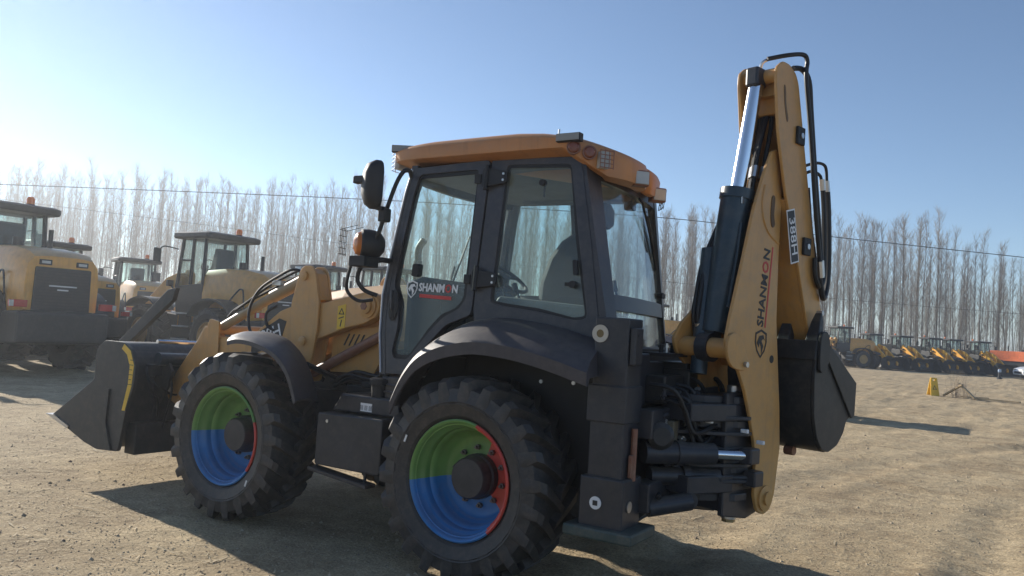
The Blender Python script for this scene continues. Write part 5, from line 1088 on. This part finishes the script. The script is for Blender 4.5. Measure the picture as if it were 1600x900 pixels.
# ================================================================== POPLARS
def poplar(seed, h=15.0, nb=46, ntw=4, thin=False):
    r = random.Random(seed); tr = MB(); cr = MB()
    bend = [V((0, 0, 0))]
    lean = V((r.gauss(0, .25), r.gauss(0, .25), 0)); ph = r.random()*6
    def tp_(t): return V((lean.x*t*t+.12*sin(ph+t*5), lean.y*t*t+.12*cos(ph+t*4), t*h))
    n = 9; pts = [tp_(i/n)-tp_(0) for i in range(n+1)]
    for i in range(n):
        a, b = i/n, (i+1)/n
        tr.tube([pts[i], pts[i+1]], .066*(1-a)**.8+.009, 4 if thin else 6, False, .066*(1-b)**.8+.009)
    for i in range(nb):
        t = .12+.86*(i+r.random())/nb; t = min(t, .985)
        if t < .35 and r.random() < .5: continue
        an = r.random()*2*pi; L_ = (1.0-.62*t)*r.uniform(1.2, 3.3)*(1 if t > .3 else .7); el = radians(r.uniform(44, 72))
        p = tp_(t)-tp_(0); d = V((cos(an)*cos(el), sin(an)*cos(el), sin(el))); up = V((0, 0, 1))
        m_ = p+d*L_*.5; e_ = m_+(d+up*.35).normalized()*L_*.5
        cr.tube([p, m_, e_], .017*(1-t*.4), 3, False, .005)
        for k in range(ntw):
            q = p.lerp(m_, r.random()) if r.random() < .4 else m_.lerp(e_, r.random()); a2 = r.random()*2*pi; e2 = radians(r.uniform(45, 80)); l2 = r.uniform(.5, 1.3)
            cr.tube([q, q+V((cos(a2)*cos(e2), sin(a2)*cos(e2), sin(e2)))*l2], .010, 3, False, .004)
    return tr, cr
variants = []
for k in range(9):
    t_, c_ = poplar(100+k, 18.4, 66, 9); rt = bpy.data.objects.new('poplar_tree', None)
    def me_of(mb, nm, m):
        me = bpy.data.meshes.new(nm); me.from_pydata([tuple(v) for v in mb.v], [], mb.f); me.materials.append(m); me.update(); return me
    variants.append((me_of(t_, 'trunk', BARK), me_of(c_, 'crown', TWIG)))
A_, B_ = V((128, -31.5, 0)), V((-26, -126.0, 0)); along = (B_-A_); Lr = along.length; along.normalize(); back = V((-along.y, along.x, 0))
if back.dot(F0) < 0: back = -back
rt_ = random.Random(21)
def hfac(s):
    # the wood is lower towards its right-hand end
    return 1.0-.26*max(0, min(1, (s-.80)/.06)) + .03*sin(s*17)
cnt = 0
for row in range(5):
    n = 60
    for i in range(n):
        s = (i+.5+row*.2+rt_.uniform(-.22, .22))/n
        p = A_+along*Lr*s+back*(row*2.6+rt_.uniform(-.8, .8))
        tm, cm = variants[rt_.randrange(9)]
        o = bpy.data.objects.new('poplar_tree', None); COL.objects.link(o); sc = rt_.uniform(.92, 1.04)*hfac(s)
        o.location = (p.x, p.y, -.05); o.rotation_euler = (rt_.gauss(0, .012), rt_.gauss(0, .012), rt_.random()*6.28); o.scale = (sc*rt_.uniform(.9, 1.1),)*2+(sc,)
        tag(o, 'bare slender poplar in the near rows of the plantation behind the machines', 'tree', 'bare poplars in the near rows of the plantation')
        for nm, me in (('trunk', tm), ('crown', cm)): c2 = bpy.data.objects.new(nm, me); COL.objects.link(c2); c2.parent = o
        cnt += 1
# the rows beyond, one grey mass of stems and twigs
import numpy as np
fars = []
for k in range(5):
    t_, c_ = poplar(300+k, 18.4, 44, 4, True); mb = MB(); mb.add(t_.v, t_.f); mb.add(c_.v, c_.f)
    fars.append((np.array([tuple(v) for v in mb.v]), mb.f))
vs = []; fs = []; base = 0
for i in range(1150):
    s = rt_.random(); p = A_+along*Lr*s*1.1-along*8+back*(15+rt_.random()*42)
    va, fa = fars[rt_.randrange(5)]; a = rt_.random()*6.28; sc = rt_.uniform(.88, 1.08)*hfac(s)
    R2 = np.array([[cos(a), -sin(a), 0], [sin(a), cos(a), 0], [0, 0, 1]])
    vs.append(va @ R2.T*sc+np.array([p.x, p.y, -.05])); fs += [tuple(j+base for j in f) for f in fa]; base += len(va)
me = bpy.data.meshes.new('far_poplar_rows'); me.from_pydata(np.concatenate(vs).tolist(), [], fs); me.materials.append(TWIG); me.update()
o = bpy.data.objects.new('far_poplar_rows', me); COL.objects.link(o); o['kind'] = 'stuff'; tag(o, 'far rows of the bare poplar plantation merging into a grey mass', 'trees')

# dry grass and suckers along the foot of the plantation
gv = []; gf = []
for i in range(16000):
    p = A_+along*Lr*rt_.random()+back*(rt_.random()**1.5*22-2.5); h_ = rt_.uniform(.15, .7)*(1+1.2*max(0, noise.noise(p*.15))); b_ = len(gv); a_ = rt_.random()*6.28; w_ = .03+.05*rt_.random()
    gv += [(p.x-w_*cos(a_), p.y-w_*sin(a_), -.1), (p.x+w_*cos(a_), p.y+w_*sin(a_), -.1), (p.x+rt_.gauss(0, .15), p.y+rt_.gauss(0, .15), h_)]; gf.append((b_, b_+1, b_+2))
o = new_obj('dry_undergrowth', gv, gf, mat('dry grass', (.27, .21, .12), .9, var=.35, nscale=.4)); o['kind'] = 'stuff'; tag(o, 'dry grass and suckers along the foot of the poplars', 'grass')

# ------------------------------------------------------------------ air
hz = MB().box((0, 0, 8.4), (2000, 2000, 21)).build('haze', None); hz['kind'] = 'stuff'; hz.data.materials.clear()
tag(hz, 'thin pale haze hanging over the whole yard', 'haze')
hm = bpy.data.materials.new('air'); hm.use_nodes = True; t = hm.node_tree; t.nodes.clear()
o1 = t.nodes.new('ShaderNodeOutputMaterial'); pv_ = t.nodes.new('ShaderNodeVolumePrincipled'); pv_.inputs['Color'].default_value = (.88, .93, 1, 1); pv_.inputs['Density'].default_value = 0.0016; pv_.inputs['Anisotropy'].default_value = 0.6
t.links.new(pv_.outputs[0], o1.inputs['Volume']); hz.data.materials.append(hm)
